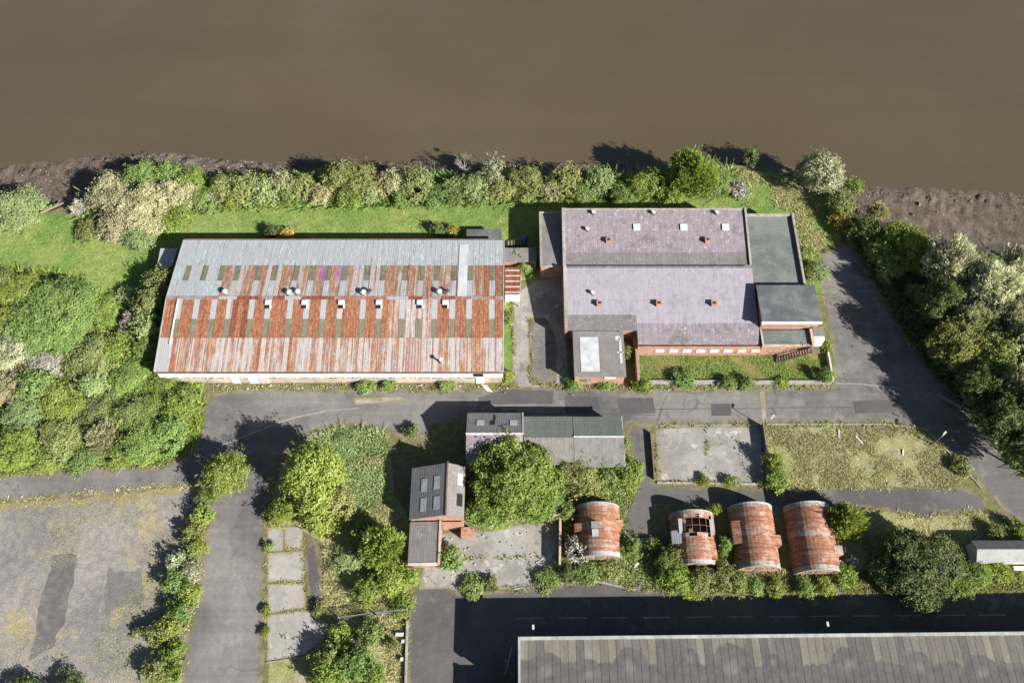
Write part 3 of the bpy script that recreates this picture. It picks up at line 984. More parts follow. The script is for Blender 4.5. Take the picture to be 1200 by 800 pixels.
# ---- the long rusty shed
XA0, XA1, YA0, YR, YA1 = -54.2, -1.35, 58.4, 70.5, 82.5


def za(y):
    return 4.55 + 1.45 * (1 - abs(y - YR) / 12.05)


shed = empty('industrial_shed', (-27.8, 70.5, 0), 'long low shed under a rust-striped corrugated roof with rows of rooflights', 'shed')
mb = MB()
extrude_x(mb, [(YA0 + 0.25, 0), (YA1 - 0.3, 0), (YA1 - 0.3, za(YA1) - 0.12), (YR, za(YR) - 0.12), (YA0 + 0.25, za(YA0) - 0.12)], XA0 + 0.2, XA1 - 0.2)
part(mb, 'wall', 'render', shed)
mb = MB()
mb.box(XA0 + 0.05, XA1 - 0.02, YA0 + 0.05, YA0 + 0.247, 2.25, 4.45)
part(mb, 'fascia', 'white', shed)
rl = [(p - 600) * 0.137 for p in (220, 240, 260, 278, 303, 322, 347, 366, 385, 404, 430, 449, 475, 494, 512, 532, 551, 577)]
rng = random.Random(3)
RM = ['rust', 'rust_dark', 'streak', 'seamed', 'pale', 'pale_blue', 'purple']
roof = MB()
lights = []
W = 0.92
edges = [XA0]
cols = []          # (x0, x1, is_light_column, index)
for i, c in enumerate(rl):
    a, b = edges[-1], c - W / 2
    n = max(1, round((b - a) / 0.92))
    for j in range(n):
        cols.append((a + (b - a) * j / n, a + (b - a) * (j + 1) / n, False, i))
    cols.append((c - W / 2, c + W / 2, True, i))
    edges.append(c + W / 2)
a, b = edges[-1], XA1
n = round((b - a) / 0.92)
for j in range(n):
    cols.append((a + (b - a) * j / n, a + (b - a) * (j + 1) / n, False, 18))


def panel(mb, x0, x1, y0, y1, m, lift=0.0, g=0.012):
    mb.slab((x0 + g, y0, za(y0) + lift), (x1 - g, y0, za(y0) + lift), (x1 - g, y1, za(y1) + lift), (x0 + g, y1, za(y1) + lift), 0.05, RM.index(m) if isinstance(m, str) else m)


for ci, (x0, x1, lt, i) in enumerate(cols):
    xm = (x0 + x1) / 2
    px = 600 + xm / 0.132
    li = 0.004 * (ci % 3) + rng.uniform(0, 0.006)
    # near slope
    for hx0, hx1 in ((x0, xm), (xm, x1)):
        q_ = rng.random()
        m = 'pale' if xm < -52.6 and not lt else 'seamed' if q_ < (.75 if lt or 452 < px < 505 else .42) else 'streak' if q_ < .97 else 'rust'
        panel(roof, hx0, hx1, YA0 - 0.1, 63.8, m, li, .006)
    mid_pale = 452 < px < 505
    if lt:
        lights.append((x0, x1, 63.85, 66.9, li))
        panel(roof, x0, x1, 66.95, YR, 'pale' if rng.random() < 0.85 else 'seamed', li)
    else:
        m = 'rust' if rng.random() < 0.9 else 'rust_dark'
        if mid_pale:
            m = 'seamed' if rng.random() < 0.75 else 'streak'
        panel(roof, x0, x1, 63.85, 67.0, m, li)
        panel(roof, x0, x1, 66.9, YR, m, li + 0.008)
    # far slope
    if lt:
        panel(roof, x0, x1, YR, 74.0, 'pale_blue' if rng.random() < 0.8 else 'pale', li)
        lights.append((x0, x1, 74.05, 77.1, li))
    else:
        m = 'pale_blue' if px < 244 else ('rust' if px > 560 and rng.random() < 0.8 else 'streak' if rng.random() < 0.8 else 'seamed')
        panel(roof, x0, x1, YR, 74.1, m, li)
        panel(roof, x0, x1, 74.0, 77.15, 'purple' if 360 < px < 392 and rng.random() < 0.5 else m, li + 0.008)
    panel(roof, x0, x1, 77.15, YA1 + 0.1, 'pale_blue' if px < 575 or rng.random() < 0.5 else 'pale', li)
ro = part(roof, 'roof', RM, shed)
for x0, x1, y0, y1, li in lights:
    mb = MB()
    mb.slab((x0 + .02, y0, za(y0) + li + 0.01), (x1 - .02, y0, za(y0) + li + 0.01), (x1 - .02, y1, za(y1) + li + 0.01), (x0 + .02, y1, za(y1) + li + 0.01), 0.04)
    mb.build('rooflight', 'rooflight', ro)
mb = MB()
x = XA0 - 0.02
while x < XA1:
    n = min(XA1 + 0.02, x + rng.uniform(1.8, 3.4))
    mb.slab((x, YR - 0.28, za(YR) + 0.05), (n - 0.02, YR - 0.28, za(YR) + 0.05), (n - 0.02, YR + 0.28, za(YR) + 0.05), (x, YR + 0.28, za(YR) + 0.05), 0.06, rng.choice((0, 0, 0, 0, 1, 2)))
    x = n
part(mb, 'ridge_cap', ['ridge', 'rust_dark', 'pale'], shed)
mb = MB()
for y, s in ((YA0 - 0.28, -1), (YA1 + 0.28, 1)):
    mb.box(XA0, XA1, y - 0.1, y + 0.1, 4.36, 4.5)
part(mb, 'gutter', 'brownmetal', shed)
for xx in (XA0 - 0.03, XA1 + 0.03):
    mb = MB()
    mb.slab((xx - .09, YA0 - .1, za(YA0) + .04), (xx + .09, YA0 - .1, za(YA0) + .04), (xx + .09, YR, za(YR) + .04), (xx - .09, YR, za(YR) + .04), 0.2)
    mb.slab((xx - .09, YR, za(YR) + .04), (xx + .09, YR, za(YR) + .04), (xx + .09, YA1 + .1, za(YA1) + .04), (xx - .09, YA1 + .1, za(YA1) + .04), 0.2)
    part(mb, 'verge_trim', 'trim', shed)
mb = MB()
mb.slab((-8.6, YR + .3, za(YR + .3) + .09), (-7.15, YR + .3, za(YR + .3) + .09), (-7.15, 81.6, za(81.6) + .09), (-8.6, 81.6, za(81.6) + .09), 0.06)
part(mb, 'roof_walkway', 'pale_panel', shed)
mb = MB()
mb.tube((-52.3, YR - .3, za(YR) + .1), (-52.5, 62.6, za(62.6) + .1), 0.12)
part(mb, 'roof_pipe', 'white', shed)
for px, py in ((264, 342), (339, 343), (349, 342), (426, 343), (433, 342), (515, 342), (524, 342)):
    x, y, _ = at(px, py, 6.2)
    mb = MB()
    b = za(y)
    mb.tube((x, y, b - .1), (x, y, b + .55), 0.42, n=16)
    mb.tube((x, y, b + .55), (x, y, b + .62), 0.48, 0.5, n=18, m=0)
    mb.tube((x, y, b + .62), (x, y, b + .76), 0.4, 0.25, n=18, m=1 if px not in (433, 524) else 2)
    part(mb, 'roof_ventilator', ['metal', 'white', 'darkmetal'], shed)
for px in (314, 357, 400, 444, 492, 522):
    x, y, _ = at(px, 357, 6.0)
    b = za(y)
    mb = MB()
    mb.slab((x - .45, y - .05, b + .3), (x + .5, y - .05, b + .3), (x + .5, y + .7, b + .42), (x - .45, y + .7, b + .42), 0.08)
    mb.box(x + .32, x + .5, y - .55, y - .06, b - .1, b + .3)
    mb.box(x - .45, x + .31, y - .55, y + .55, b - .1, b + .1, 1)
    part(mb, 'roof_vent_hood', ['white', 'dark'], shed)
x, y, _ = at(517, 424, 5)
mb = MB()
b = za(y)
mb.tube((x, y, b - .1), (x, y, b + 1.1), 0.16, n=12)
mb.tube((x, y, b + 1.12), (x, y, b + 1.3), 0.34, 0.2, n=12, m=1)
part(mb, 'flue', ['metal', 'white'], shed)
# south windows: a strip under the fascia
rng = random.Random(11)
x = XA0 + 2.2
i = 0
while x < XA1 - 5.5:
    w = 2.3
    if not (-43.8 < x + w / 2 < -38.6):
        mb = MB()
        y = YA0 + 0.25
        mb.box(x, x + w, y - 0.09, y - 0.002, 1.5, 1.58)
        mb.box(x, x + w, y - 0.09, y - 0.002, 2.17, 2.245)
        for j in range(5):
            xx = x + j * (w - 0.07) / 4
            mb.box(xx, xx + 0.07, y - 0.08, y - 0.004, 1.582, 2.168)
        for j in range(4):
            xx = x + 0.075 + j * (w - 0.07) / 4
            if rng.random() < 0.85:
                mb.box(xx, xx + (w - 0.07) / 4 - 0.08, y - 0.05, y - 0.006, 1.584, 2.166, 1 if rng.random() < 0.8 else 2)
        part(mb, 'window', ['offwhite', 'glass', 'dark'], shed)
    x += w + 0.35
    i += 1
for xx, ww, mm in ((-43.6, 1.2, 'white'), (-40.9, 1.5, 'white'), (-39.2, 1.3, 'offwhite'), (-5.6, 1.3, 'white')):
    mb = MB()
    mb.box(xx, xx + ww, YA0 + 0.12, YA0 + 0.246, 0, 2.2)
    mb.box(xx + ww - .2, xx + ww - .12, YA0 + 0.06, YA0 + 0.117, 1.0, 1.15, 1)
    part(mb, 'door', [mm, 'darkmetal'], shed)
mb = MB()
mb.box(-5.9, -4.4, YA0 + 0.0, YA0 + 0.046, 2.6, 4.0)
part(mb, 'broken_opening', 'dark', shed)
a = at(560, 452)
mb = MB()
mb.hexa([(-4.9, 58.35, 0.02), (-3.9, 57.2, 0.02), (-3.0, 57.0, 0.02), (-4.0, 58.2, 0.02), (-4.9, 58.35, 0.1), (-3.9, 57.2, 0.1), (-3.0, 57.0, 0.1), (-4.0, 58.2, 0.1)])
tag(mb.build('fallen_board', 'white'), 'white board fallen on the ground below the broken corner of the rusty shed', 'board')

# ---- small sheds round the long one
o = empty('flat_roof_annexe', (-4.7, 84.5, 0), 'low grey flat-roofed box annexe behind the far right corner of the rusty shed', 'annexe')
part(MB().box(-7.6, -1.9, 82.95, 86.2, 0, 2.35), 'wall', 'render', o)
part(MB().box(-7.7, -1.8, 82.85, 86.3, 2.35, 2.5), 'roof', 'felt', o)
o = empty('lean_to_shed', (1.4, 80.0, 0), 'flat grey concrete roof on brick beside the rusty shed, next to the dark alley', 'lean-to')
mb = MB()
a, b, c, d = (at(591, 306, 2.4), at(628, 306, 2.4), at(628, 291, 2.4), at(591, 291, 2.4))
mb.prism([(p[0], p[1]) for p in (a, b, c, d)], 0, 2.25)
part(mb, 'wall', 'brick', o)
part(MB().slab(*[(p[0] + dx, p[1] + dy, 2.4) for p, dx, dy in ((a, -.1, -.1), (b, .1, -.1), (c, .1, .1), (d, -.1, .1))], 0.145), 'roof', 'felt_grey', o)
o = empty('rusty_store', (0.2, 75, 0), 'small store with a rusty ribbed roof and white end in the alley', 'store')
q = [at(*p, 2.3) for p in ((592, 345), (609, 345), (611, 313), (592, 313))]
mb = MB()
mb.prism([(p[0], p[1]) for p in q], 0, 2.15)
part(mb, 'wall', 'offwhite', o)
mb = MB()
mb.slab(*[(p[0], p[1], 2.3) for p in q], 0.14)
for i in range(5):
    y = q[0][1] + (q[2][1] - q[0][1]) * (i + 0.3) / 5
    mb.box(q[0][0], q[1][0], y, y + 0.18, 2.303, 2.36, 1)
part(mb, 'roof', ['rust_dark', 'offwhite'], o)
mb = MB()
y0 = q[0][1]
mb.slab((q[0][0], y0 - 1.0, 2.0), (q[1][0], y0 - 1.0, 2.0), (q[1][0], y0 - .02, 2.25), (q[0][0], y0 - .02, 2.25), 0.08)
part(mb, 'canopy', 'white', o)
part(MB().box(q[0][0], q[0][0] + .1, y0 - 1.0, y0 - .9, 0, 1.9), 'post', 'offwhite', o)
part(MB().box(q[1][0] - .1, q[1][0], y0 - 1.0, y0 - .9, 0, 1.9), 'post', 'offwhite', o)
o = empty('garden_shed', at(196, 305), 'small white-roofed hut half covered by bushes at the left end of the rusty shed', 'hut')
q = [at(*p, 2.2) for p in ((183, 317), (202, 311), (208, 291), (188, 291))]
mb = MB()
mb.prism([(p[0], p[1]) for p in q], 0, 2.05)
part(mb, 'wall', 'timber', o)
part(MB().slab(*[(p[0], p[1], 2.2) for p in q], 0.14), 'roof', 'pale', o)

x, y, _ = at(614, 281)
mb = MB()
mb.hexa([(x - .6, y - .9, 0), (x + .7, y - .7, 0), (x + .6, y + .8, 0), (x - .5, y + .9, 0), (x - .5, y - .5, .7), (x + .3, y - .5, .95), (x + .4, y + .5, .8), (x - .4, y + .6, .55)])
tag(mb.build('tarpaulin', 'blue'), 'crumpled blue sheet lying in the shade of the mauve-roofed works', 'tarpaulin')
for i in range(7):
    x, y, _ = at(596 + i * 3.6, 287 - i * 0.15)
    mb = MB()
    mb.box(x - .15, x + .15, y - .5, y + .5, 0, 0.5 + 0.25 * ((i * 37) % 3) / 2)
    tag(mb.build('timber_offcut', 'timber'), 'short brown timber standing in the row behind the grey lean-to roof', 'timber', 'timbers behind the lean-to')

# ---- the double-bay works on the right
works = empty('double_bay_works', (24, 76, 0), 'brick works with two big mauve-grey monopitch roofs, chimneys and a white-panelled front wall', 'works')
ZU = lambda y: 3.9 + 1.75 * (y - 78.0) / 10.0
ZL = lambda y: 2.65 + 1.85 * (y - 64.0) / 13.3
mb = MB()
extrude_x(mb, [(78.1, 0), (87.9, 0), (87.9, ZU(87.9) - .1), (78.1, ZU(78.1) - .1)], 8.7, 38.7)
extrude_x(mb, [(66.5, 0), (77.4, 0), (77.4, ZL(77.4) - .1), (66.5, ZL(66.5) - .1)], 8.7, 38.9)
mb.hexa([(19.7, 63.5, 0), (38.9, 63.5, 0), (38.9, 66.49, 0), (19.7, 66.49, 0), (19.7, 63.5, 2.4), (38.9, 63.5, 2.4), (38.9, 66.49, ZL(66.5) - .12), (19.7, 66.49, ZL(66.5) - .12)])
part(mb, 'wall', 'brick', works)
RW = ['mauve', 'mauvedark', 'lavender']
mb = MB()


def strip(mb, x0, x1, y0, y1, zf, m, lift=0.0, th=0.1):
    mb.slab((x0, y0, zf(y0) + lift), (x1, y0, zf(y0) + lift), (x1, y1, zf(y1) + lift), (x0, y1, zf(y1) + lift), th, m)


strip(mb, 8.75, 38.8, 80.3, 88.0, ZU, 0)
strip(mb, 8.75, 38.8, 78.0, 80.3, ZU, 1, -0.004)
part(mb, 'roof', RW, works, 'far mauve roof with white lichen')
mb = MB()
strip(mb, 8.75, 38.95, 69.0, 77.3, ZL, 2)
strip(mb, 8.75, 19.75, 66.35, 69.0, ZL, 1, -0.004)
strip(mb, 19.75, 38.95, 67.6, 69.0, ZL, 2, -0.002)
strip(mb, 19.75, 38.95, 64.05, 67.6, ZL, 0, -0.004)
part(mb, 'roof', RW, works, 'near lavender roof, darker along its lower edge')
for x0, x1, y0, y1, zf in ((8.35, 8.75, 77.9, 88.1, ZU), (8.35, 8.75, 66.3, 77.4, ZL), (38.8, 39.05, 78.0, 88.1, ZU)):
    mb = MB()
    mb.hexa([(x0, y0, 0), (x1, y0, 0), (x1, y1, 0), (x0, y1, 0), (x0, y0, zf(y0) + .22), (x1, y0, zf(y0) + .22), (x1, y1, zf(y1) + .22), (x0, y1, zf(y1) + .22)])
    part(mb, 'gable_wall', 'brick', works)
mb = MB()
for x0, x1, y0, y1, zf in ((8.3, 8.8, 77.9, 88.15, ZU), (8.3, 8.8, 66.3, 77.4, ZL), (38.76, 39.1, 78.0, 88.15, ZU)):
    strip(mb, x0, x1, y0, y1, zf, 0, 0.31, 0.085)
strip(mb, 8.81, 38.75, 87.95, 88.2, ZU, 0, 0.1, 0.12)
part(mb, 'coping', 'kerb', works)
mb = MB()
strip(mb, 8.81, 38.95, 77.1, 77.42, ZL, 0, 0.1, 0.09)
part(mb, 'ridge_tile', 'mauvedark', works)
mb = MB()
mb.box(8.8, 38.75, 77.45, 77.98, 3.5, 3.62)
mb.box(19.8, 38.9, 63.75, 63.98, 2.42, 2.55)
part(mb, 'gutter', 'darkmetal', works)
for px, py in ((613, 282), (829, 282), (703, 352), (773, 352), (838, 352)):
    px = {613: 713}.get(px, px)
    zf = ZU if py < 300 else ZL
    x, y, _ = at(px, py, 4.9)
    z = zf(y)
    mb = MB()
    mb.box(x - .4, x + .4, y - .34, y + .34, z - .3, z + .6)
    mb.box(x - .45, x + .45, y - .39, y + .39, z + .6, z + .68)
    mb.box(x - .25, x + .25, y - .18, y + .18, z + .681, z + .695, 1)
    part(mb, 'chimney', ['brick', 'dark'], works)
for px, py in ((746, 267), (801, 267), (850, 267)):
    x, y, _ = at(px, py, 5.0)
    mb = MB()
    strip(mb, x - .55, x + .55, y - .5, y + .5, ZU, 0, 0.22, 0.25)
    part(mb, 'skylight', 'white', works)
for px, py in ((695, 250), (765, 250), (839, 250), (688, 267), (695, 337)):
    zf = ZU if py < 300 else ZL
    x, y, _ = at(px, py + 1.0, 5.4)
    z = zf(y)
    mb = MB()
    mb.tube((x, y, z - .2), (x, y, z + .5), 0.25, n=12)
    mb.tube((x, y, z + .51), (x, y, z + .64), 0.36, 0.28, n=14, m=1)
    part(mb, 'roof_ventilator', ['darkmetal', 'offwhite'], works)
# white painted window panels in the front wall
for i in range(8):
    x = 22.6 + i * 2.15
    mb = MB()
    y = 63.5
    mb.box(x, x + 1.35, y - 0.06, y - 0.003, 1.05, 1.95)
    mb.box(x - .08, x + 1.43, y - 0.12, y - 0.004, 0.95, 1.045, 1)
    part(mb, 'window', ['white' if i < 6 else 'offwhite', 'kerb'], works, 'white boarded window')
# left flat annexe
la = empty('side_annexe', (6.5, 83.5, 0), 'narrow grey flat-roofed annexe left of the mauve far roof, half in shadow', 'annexe')
mb = MB()
mb.prism([(4.75, 78.1), (8.3, 78.1), (8.3, 89.0), (4.75, 89.0)], 0, 3.45)
part(mb, 'wall', 'brick', la)
part(MB().box(4.95, 8.34, 78.25, 88.8, 3.452, 3.52), 'roof', 'felt_grey', la)
mb = MB()
mb.box(4.6, 4.945, 78.0, 89.1, 3.4, 3.72)
mb.box(4.95, 8.34, 88.81, 89.1, 3.4, 3.72)
mb.box(4.95, 8.3, 78.0, 78.24, 3.4, 3.6)
part(mb, 'coping', 'kerb', la)
# right flat part, tall block, small roof: parts of their own little buildings
ra = empty('flat_roof_wing', (43.3, 81, 0), 'wide green-grey flat roof behind a parapet, right of the mauve roof', 'wing')
q = [at(885, 334, 3.7), at(943.5, 333, 3.7), at(930, 251, 3.7), at(878, 251, 3.7)]
q = [(39.11, 73.6), (47.2, 73.6), (47.5, 88.4), (39.11, 88.4)]
mb = MB()
mb.prism(q, 0, 3.55)
part(mb, 'wall', 'brick', ra)
mb = MB()
mb.box(39.2, 46.9, 73.6, 88.05, 3.552, 3.64)
for i in range(6):
    mb.box(39.25, 46.85, 74.6 + i * 2.25, 74.68 + i * 2.25, 3.6401, 3.665)
part(mb, 'roof', 'flat_green', ra)
mb = MB()
mb.hexa([(46.95, 73.6, 3.5), (47.3, 73.6, 3.5), (47.6, 88.5, 3.5), (47.2, 88.5, 3.5), (46.95, 73.6, 4.15), (47.3, 73.6, 4.15), (47.6, 88.5, 4.15), (47.2, 88.5, 4.15)])
mb.box(39.11, 47.19, 88.06, 88.45, 3.5, 4.0)
part(mb, 'parapet', 'kerb', ra)
bk = empty('square_block', (43.6, 70, 0), 'square block with the highest flat dark felt roof, at the right corner of the works', 'block')
mb = MB()
mb.prism([(39.15, 66.85), (48.1, 66.85), (48.1, 73.4), (39.3, 73.4)], 0, 4.85)
part(mb, 'wall', 'brick', bk)
mb = MB()
mb.box(38.95, 48.3, 66.75, 73.5, 4.852, 5.03)
part(mb, 'roof', 'felt', bk)
part(MB().box(38.9, 48.35, 66.55, 66.749, 4.6, 5.05), 'fascia', 'white', bk)
sb = empty('lower_block', (43.4, 65.2, 0), 'low flat-roofed room at the foot of the square block, with mossy felt roof', 'block')
mb = MB()
mb.prism([(39.1, 63.6), (47.2, 63.6), (47.2, 66.54), (39.1, 66.54)], 0, 2.75)
part(mb, 'wall', 'brick', sb)
part(MB().box(39.4, 46.8, 63.9, 66.5, 2.752, 2.84), 'roof', 'flat_green', sb)
mb = MB()
mb.box(39.1, 39.39, 63.55, 66.5, 2.7, 3.05)
mb.box(46.81, 47.25, 63.55, 66.5, 2.7, 3.3)
mb.box(39.4, 46.8, 63.55, 63.89, 2.7, 3.0)
part(mb, 'parapet', 'render', sb)
pc = empty('white_porch', (48.1, 65.8, 0), 'small white square porch tower beside the apron, under the square block', 'porch')
part(MB().box(47.4, 49.0, 64.6, 66.7, 0, 3.1), 'wall', 'white', pc)
part(MB().box(47.35, 49.05, 65.2, 66.75, 3.1, 3.25), 'roof', 'felt_grey', pc)
# outside stair
st = empty('fire_stair', (44, 62.8, 0), 'dark metal outside stair rising along the brick front to the low roof', 'stair')
S0, S1 = Vector((41.9, 62.6, 0.1)), Vector((46.6, 62.9, 2.8))
mb = MB()
for dy in (-.45, .45):
    mb.bar(S0 + Vector((0, dy, 0)), S1 + Vector((0, dy, 0)), 0.08, 0.25)
part(mb, 'stringer', 'darkmetal', st)
mb = MB()
for i in range(13):
    p = S0.lerp(S1, (i + .5) / 13)
    mb.box(p.x - .14, p.x + .14, p.y - .4, p.y + .4, p.z + .17, p.z + .22)
part(mb, 'treads', 'brownmetal', st)
mb = MB()
for dy in (-.5, .5):
    mb.tube(S0 + Vector((0, dy, 1.0)), S1 + Vector((0, dy, 1.0)), 0.035, n=6)
    for i in range(6):
        p = S0.lerp(S1, i / 5) + Vector((0, dy, 0))
        mb.tube(p, p + Vector((0, 0, 1.0)), 0.025, n=6)
part(mb, 'handrail', 'darkmetal', st)
part(MB().box(46.6, 47.9, 62.3, 63.5, 2.82, 2.95), 'landing', 'timber', st)
# front annexe
fa = empty('front_annexe', (13.6, 62, 0), 'brick annexe with grey flat roof carrying a big white rectangle, in front of the works', 'annexe')
mb = MB()
mb.prism([(9.7, 58.4), (17.3, 58.4), (17.4, 66.2), (9.7, 66.2)], 0, 2.85)
part(mb, 'wall', 'brick', fa)
part(MB().box(9.55, 17.5, 58.2, 66.2, 2.852, 3.02), 'roof', 'felt_grey', fa)
part(MB().box(10.6, 13.5, 59.1, 65.1, 3.022, 3.08), 'roof_panel', 'pale_panel', fa)
mb = MB()
for x0, x1, y0, y1 in ((16.7, 17.1, 60.5, 64.9), (16.3, 17.3, 62.3, 62.5), (16.2, 16.9, 64.6, 65.3)):
    mb.box(x0, x1, y0, y1, 3.021, 3.05)
part(mb, 'flashing', 'offwhite', fa)
mb = MB()
mb.box(14.2, 15.9, 58.27, 58.397, 2.1, 2.6)
part(mb, 'sign_board', 'white', fa)
part(MB().box(10.6, 12.2, 58.33, 58.398, 0.9, 1.9), 'window', 'glass', fa)
cw = MB()
cw.bar((19.55, 58.3, 0), (19.55, 66.3, 0), 0.35, 1.9)
tag(cw.build('brick_wall', 'brick'), 'brick boundary wall between the front annexe passage and the courtyard lawn', 'wall')

# ---- the middle buildings (two-storey workshop, green shed, gabled house, low shed)


def gable_x(name, x0, x1, yf, yr, yn, ze, zr, wall, rf, rn, label, cat, zn=None):
    e = empty(name, ((x0 + x1) / 2, yr, 0), label, cat)
    zn = ze if zn is None else zn
    mb = MB()
    extrude_x(mb, [(yn + .2, 0), (yf - .2, 0), (yf - .2, ze - .08), (yr, zr - .12), (yn + .2, zn - .08)], x0 + .15, x1 - .15)
    part(mb, 'wall', wall, e)
    mb = MB()
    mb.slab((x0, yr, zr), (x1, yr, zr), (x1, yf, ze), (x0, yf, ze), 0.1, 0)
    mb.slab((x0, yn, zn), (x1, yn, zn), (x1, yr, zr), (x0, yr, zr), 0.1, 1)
    part(mb, 'roof', [rf, rn], e)
    return e


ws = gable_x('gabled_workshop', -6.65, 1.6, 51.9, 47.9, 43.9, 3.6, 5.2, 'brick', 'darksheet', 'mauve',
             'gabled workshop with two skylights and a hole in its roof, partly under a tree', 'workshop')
mb = MB()
mb.slab((-6.7, 47.72, 5.22), (1.65, 47.72, 5.22), (1.65, 48.08, 5.22), (-6.7, 48.08, 5.22), 0.08)
part(mb, 'ridge_cap', 'offwhite', ws)
part(MB().slab((1.5, 47.9, 5.24), (1.72, 47.9, 5.24), (1.72, 51.95, 3.66), (1.5, 51.95, 3.66), .16), 'verge_trim', 'offwhite', ws)
zc = lambda y: 3.6 + 1.6 * (51.9 - y) / 4
for px, w in ((563, .55), (602, .55)):
    x, y, _ = at(px, 495, 4.4)
    part(MB().slab((x - w, y - .5, zc(y - .5) + .08), (x + w, y - .5, zc(y - .5) + .08), (x + w, y + .5, zc(y + .5) + .08), (x - w, y + .5, zc(y + .5) + .08), .1), 'skylight', 'skylight', ws)
x, y, _ = at(577.5, 494, 4.4)
mb = MB()
mb.slab((x - .45, y - .5, zc(y - .5) + .02), (x + .35, y - .5, zc(y - .5) + .02), (x + .35, y + .3, zc(y + .3) + .02), (x - .45, y + .3, zc(y + .3) + .02), .05)
mb.slab((x + .05, y + .3, zc(y + .3) + .02), (x + .4, y + .3, zc(y + .3) + .02), (x + .4, y + 1.4, zc(y + 1.4) + .02), (x + .05, y + 1.4, zc(y + 1.4) + .02), .05)
part(mb, 'roof_hole', 'dark', ws)
gs = gable_x('green_shed', 1.75, 9.0, 51.6, 47.7, 43.9, 3.0, 4.2, 'greysheet', 'greensheet', 'greysheet',
             'left half of the corrugated green-grey shed, joined to the gabled workshop', 'shed')
gs2 = gable_x('green_shed', 9.05, 16.3, 51.55, 47.85, 43.6, 3.02, 4.22, 'greysheet', 'greensheet', 'ribbed',
              'right half of the corrugated green-grey shed, with dark ribs on its near slope', 'shed')
part(MB().slab((9.0, 47.72, 4.25), (16.4, 47.72, 4.25), (16.4, 47.98, 4.25), (9.0, 47.98, 4.25), .06), 'ridge_cap', 'offwhite', gs2)
part(MB().slab((16.3, 43.6, 3.08), (16.45, 43.6, 3.08), (16.45, 51.6, 3.08), (16.3, 51.6, 3.08), .2), 'gutter', 'trim', gs2)

gh = empty('gabled_house', (-10.5, 39.5, 0), 'narrow gabled building with four pale skylights in its dark left roof slope', 'house')
mb = MB()
extrude_y(mb, [(-14.2, 0), (-6.85, 0), (-6.85, 4.0), (-9.1, 5.48), (-14.2, 3.3)], 35.9, 43.2)
part(mb, 'wall', 'brick', gh)
mb = MB()
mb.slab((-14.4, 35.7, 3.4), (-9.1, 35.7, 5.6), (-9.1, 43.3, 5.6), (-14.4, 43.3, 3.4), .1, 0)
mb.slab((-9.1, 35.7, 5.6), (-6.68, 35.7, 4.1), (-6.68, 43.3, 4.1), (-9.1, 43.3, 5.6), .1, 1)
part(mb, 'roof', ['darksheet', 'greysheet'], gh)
part(MB().slab((-9.2, 35.6, 5.66), (-9.0, 35.6, 5.66), (-9.0, 43.5, 5.66), (-9.2, 43.5, 5.66), .1), 'ridge_cap', 'brownmetal', gh)
zg = lambda x: 3.4 + 2.2 * (x + 14.4) / 5.3
for px, py in ((497, 568), (512, 565), (496, 591), (511.5, 589)):
    x, y, _ = at(px, py, zg(-12.3) if px < 505 else zg(-10.6))
    w, l = .42, .95
    part(MB().slab((x - w, y - l, zg(x - w) + .06), (x + w, y - l, zg(x + w) + .06), (x + w, y + l, zg(x + w) + .06), (x - w, y + l, zg(x - w) + .06), .1), 'skylight', 'skylight', gh)
zh = lambda x: 5.6 - 1.5 * (x + 9.1) / 2.42
for y, mm in ((41.2, 'skylight'), (38.2, 'dark')):
    part(MB().slab((-7.7, y - .9, zh(-7.7) + .05), (-6.95, y - .9, zh(-6.95) + .05), (-6.95, y + .9, zh(-6.95) + .05), (-7.7, y + .9, zh(-7.7) + .05), .1), 'skylight', mm, gh)
ls = empty('low_shed', (-12.2, 33, 0), 'low shed with grey striped monopitch roof and red brick edge, below the gabled building', 'shed')
mb = MB()
mb.hexa([(-14.2, 29.9, 0), (-9.95, 29.9, 0), (-9.95, 35.6, 0), (-14.2, 35.6, 0), (-14.2, 29.9, 2.3), (-9.95, 29.9, 2.75), (-9.95, 35.6, 2.75), (-14.2, 35.6, 2.3)])
part(mb, 'wall', 'brick', ls)
part(MB().slab((-14.35, 29.9, 2.42), (-10.25, 29.9, 2.8), (-10.25, 35.65, 2.8), (-14.35, 35.65, 2.42), .1), 'roof', 'greysheet', ls)
mb = MB()
mb.box(-10.2, -9.9, 29.6, 35.68, 2.6, 2.95)
mb.hexa([(-14.3, 29.6, 2.2), (-10.2, 29.6, 2.2), (-10.2, 29.88, 2.2), (-14.3, 29.88, 2.2), (-14.3, 29.6, 2.5), (-10.2, 29.6, 2.88), (-10.2, 29.88, 2.88), (-14.3, 29.88, 2.5)], 1)
part(mb, 'parapet', ['brick', 'offwhite'], ls)
bw = MB()
bw.box(-9.85, -6.8, 35.25, 35.65, 0, 2.6)
bw.box(-7.2, -5.4, 33.9, 35.2, 0, 1.6)
tag(bw.build('ruined_brickwork', 'brick'), 'ruined red brick stub at the foot of the gabled building', 'ruin')
yw = MB()
P = [at(655.5, 664)[:2], at(656, 606)[:2], at(622, 612)[:2]]
yw.bar((*P[0], 0), (P[1][0], P[1][1] - .18, 0), 0.32, 1.7)
yw.bar((P[1][0] + .16, P[1][1], 0), (*P[2], 0), 0.32, 1.7)
tag(yw.build('yard_wall', 'brick'), 'red brick yard wall with a corner, right of the cracked concrete yard', 'wall')

# ---- curved corrugated huts


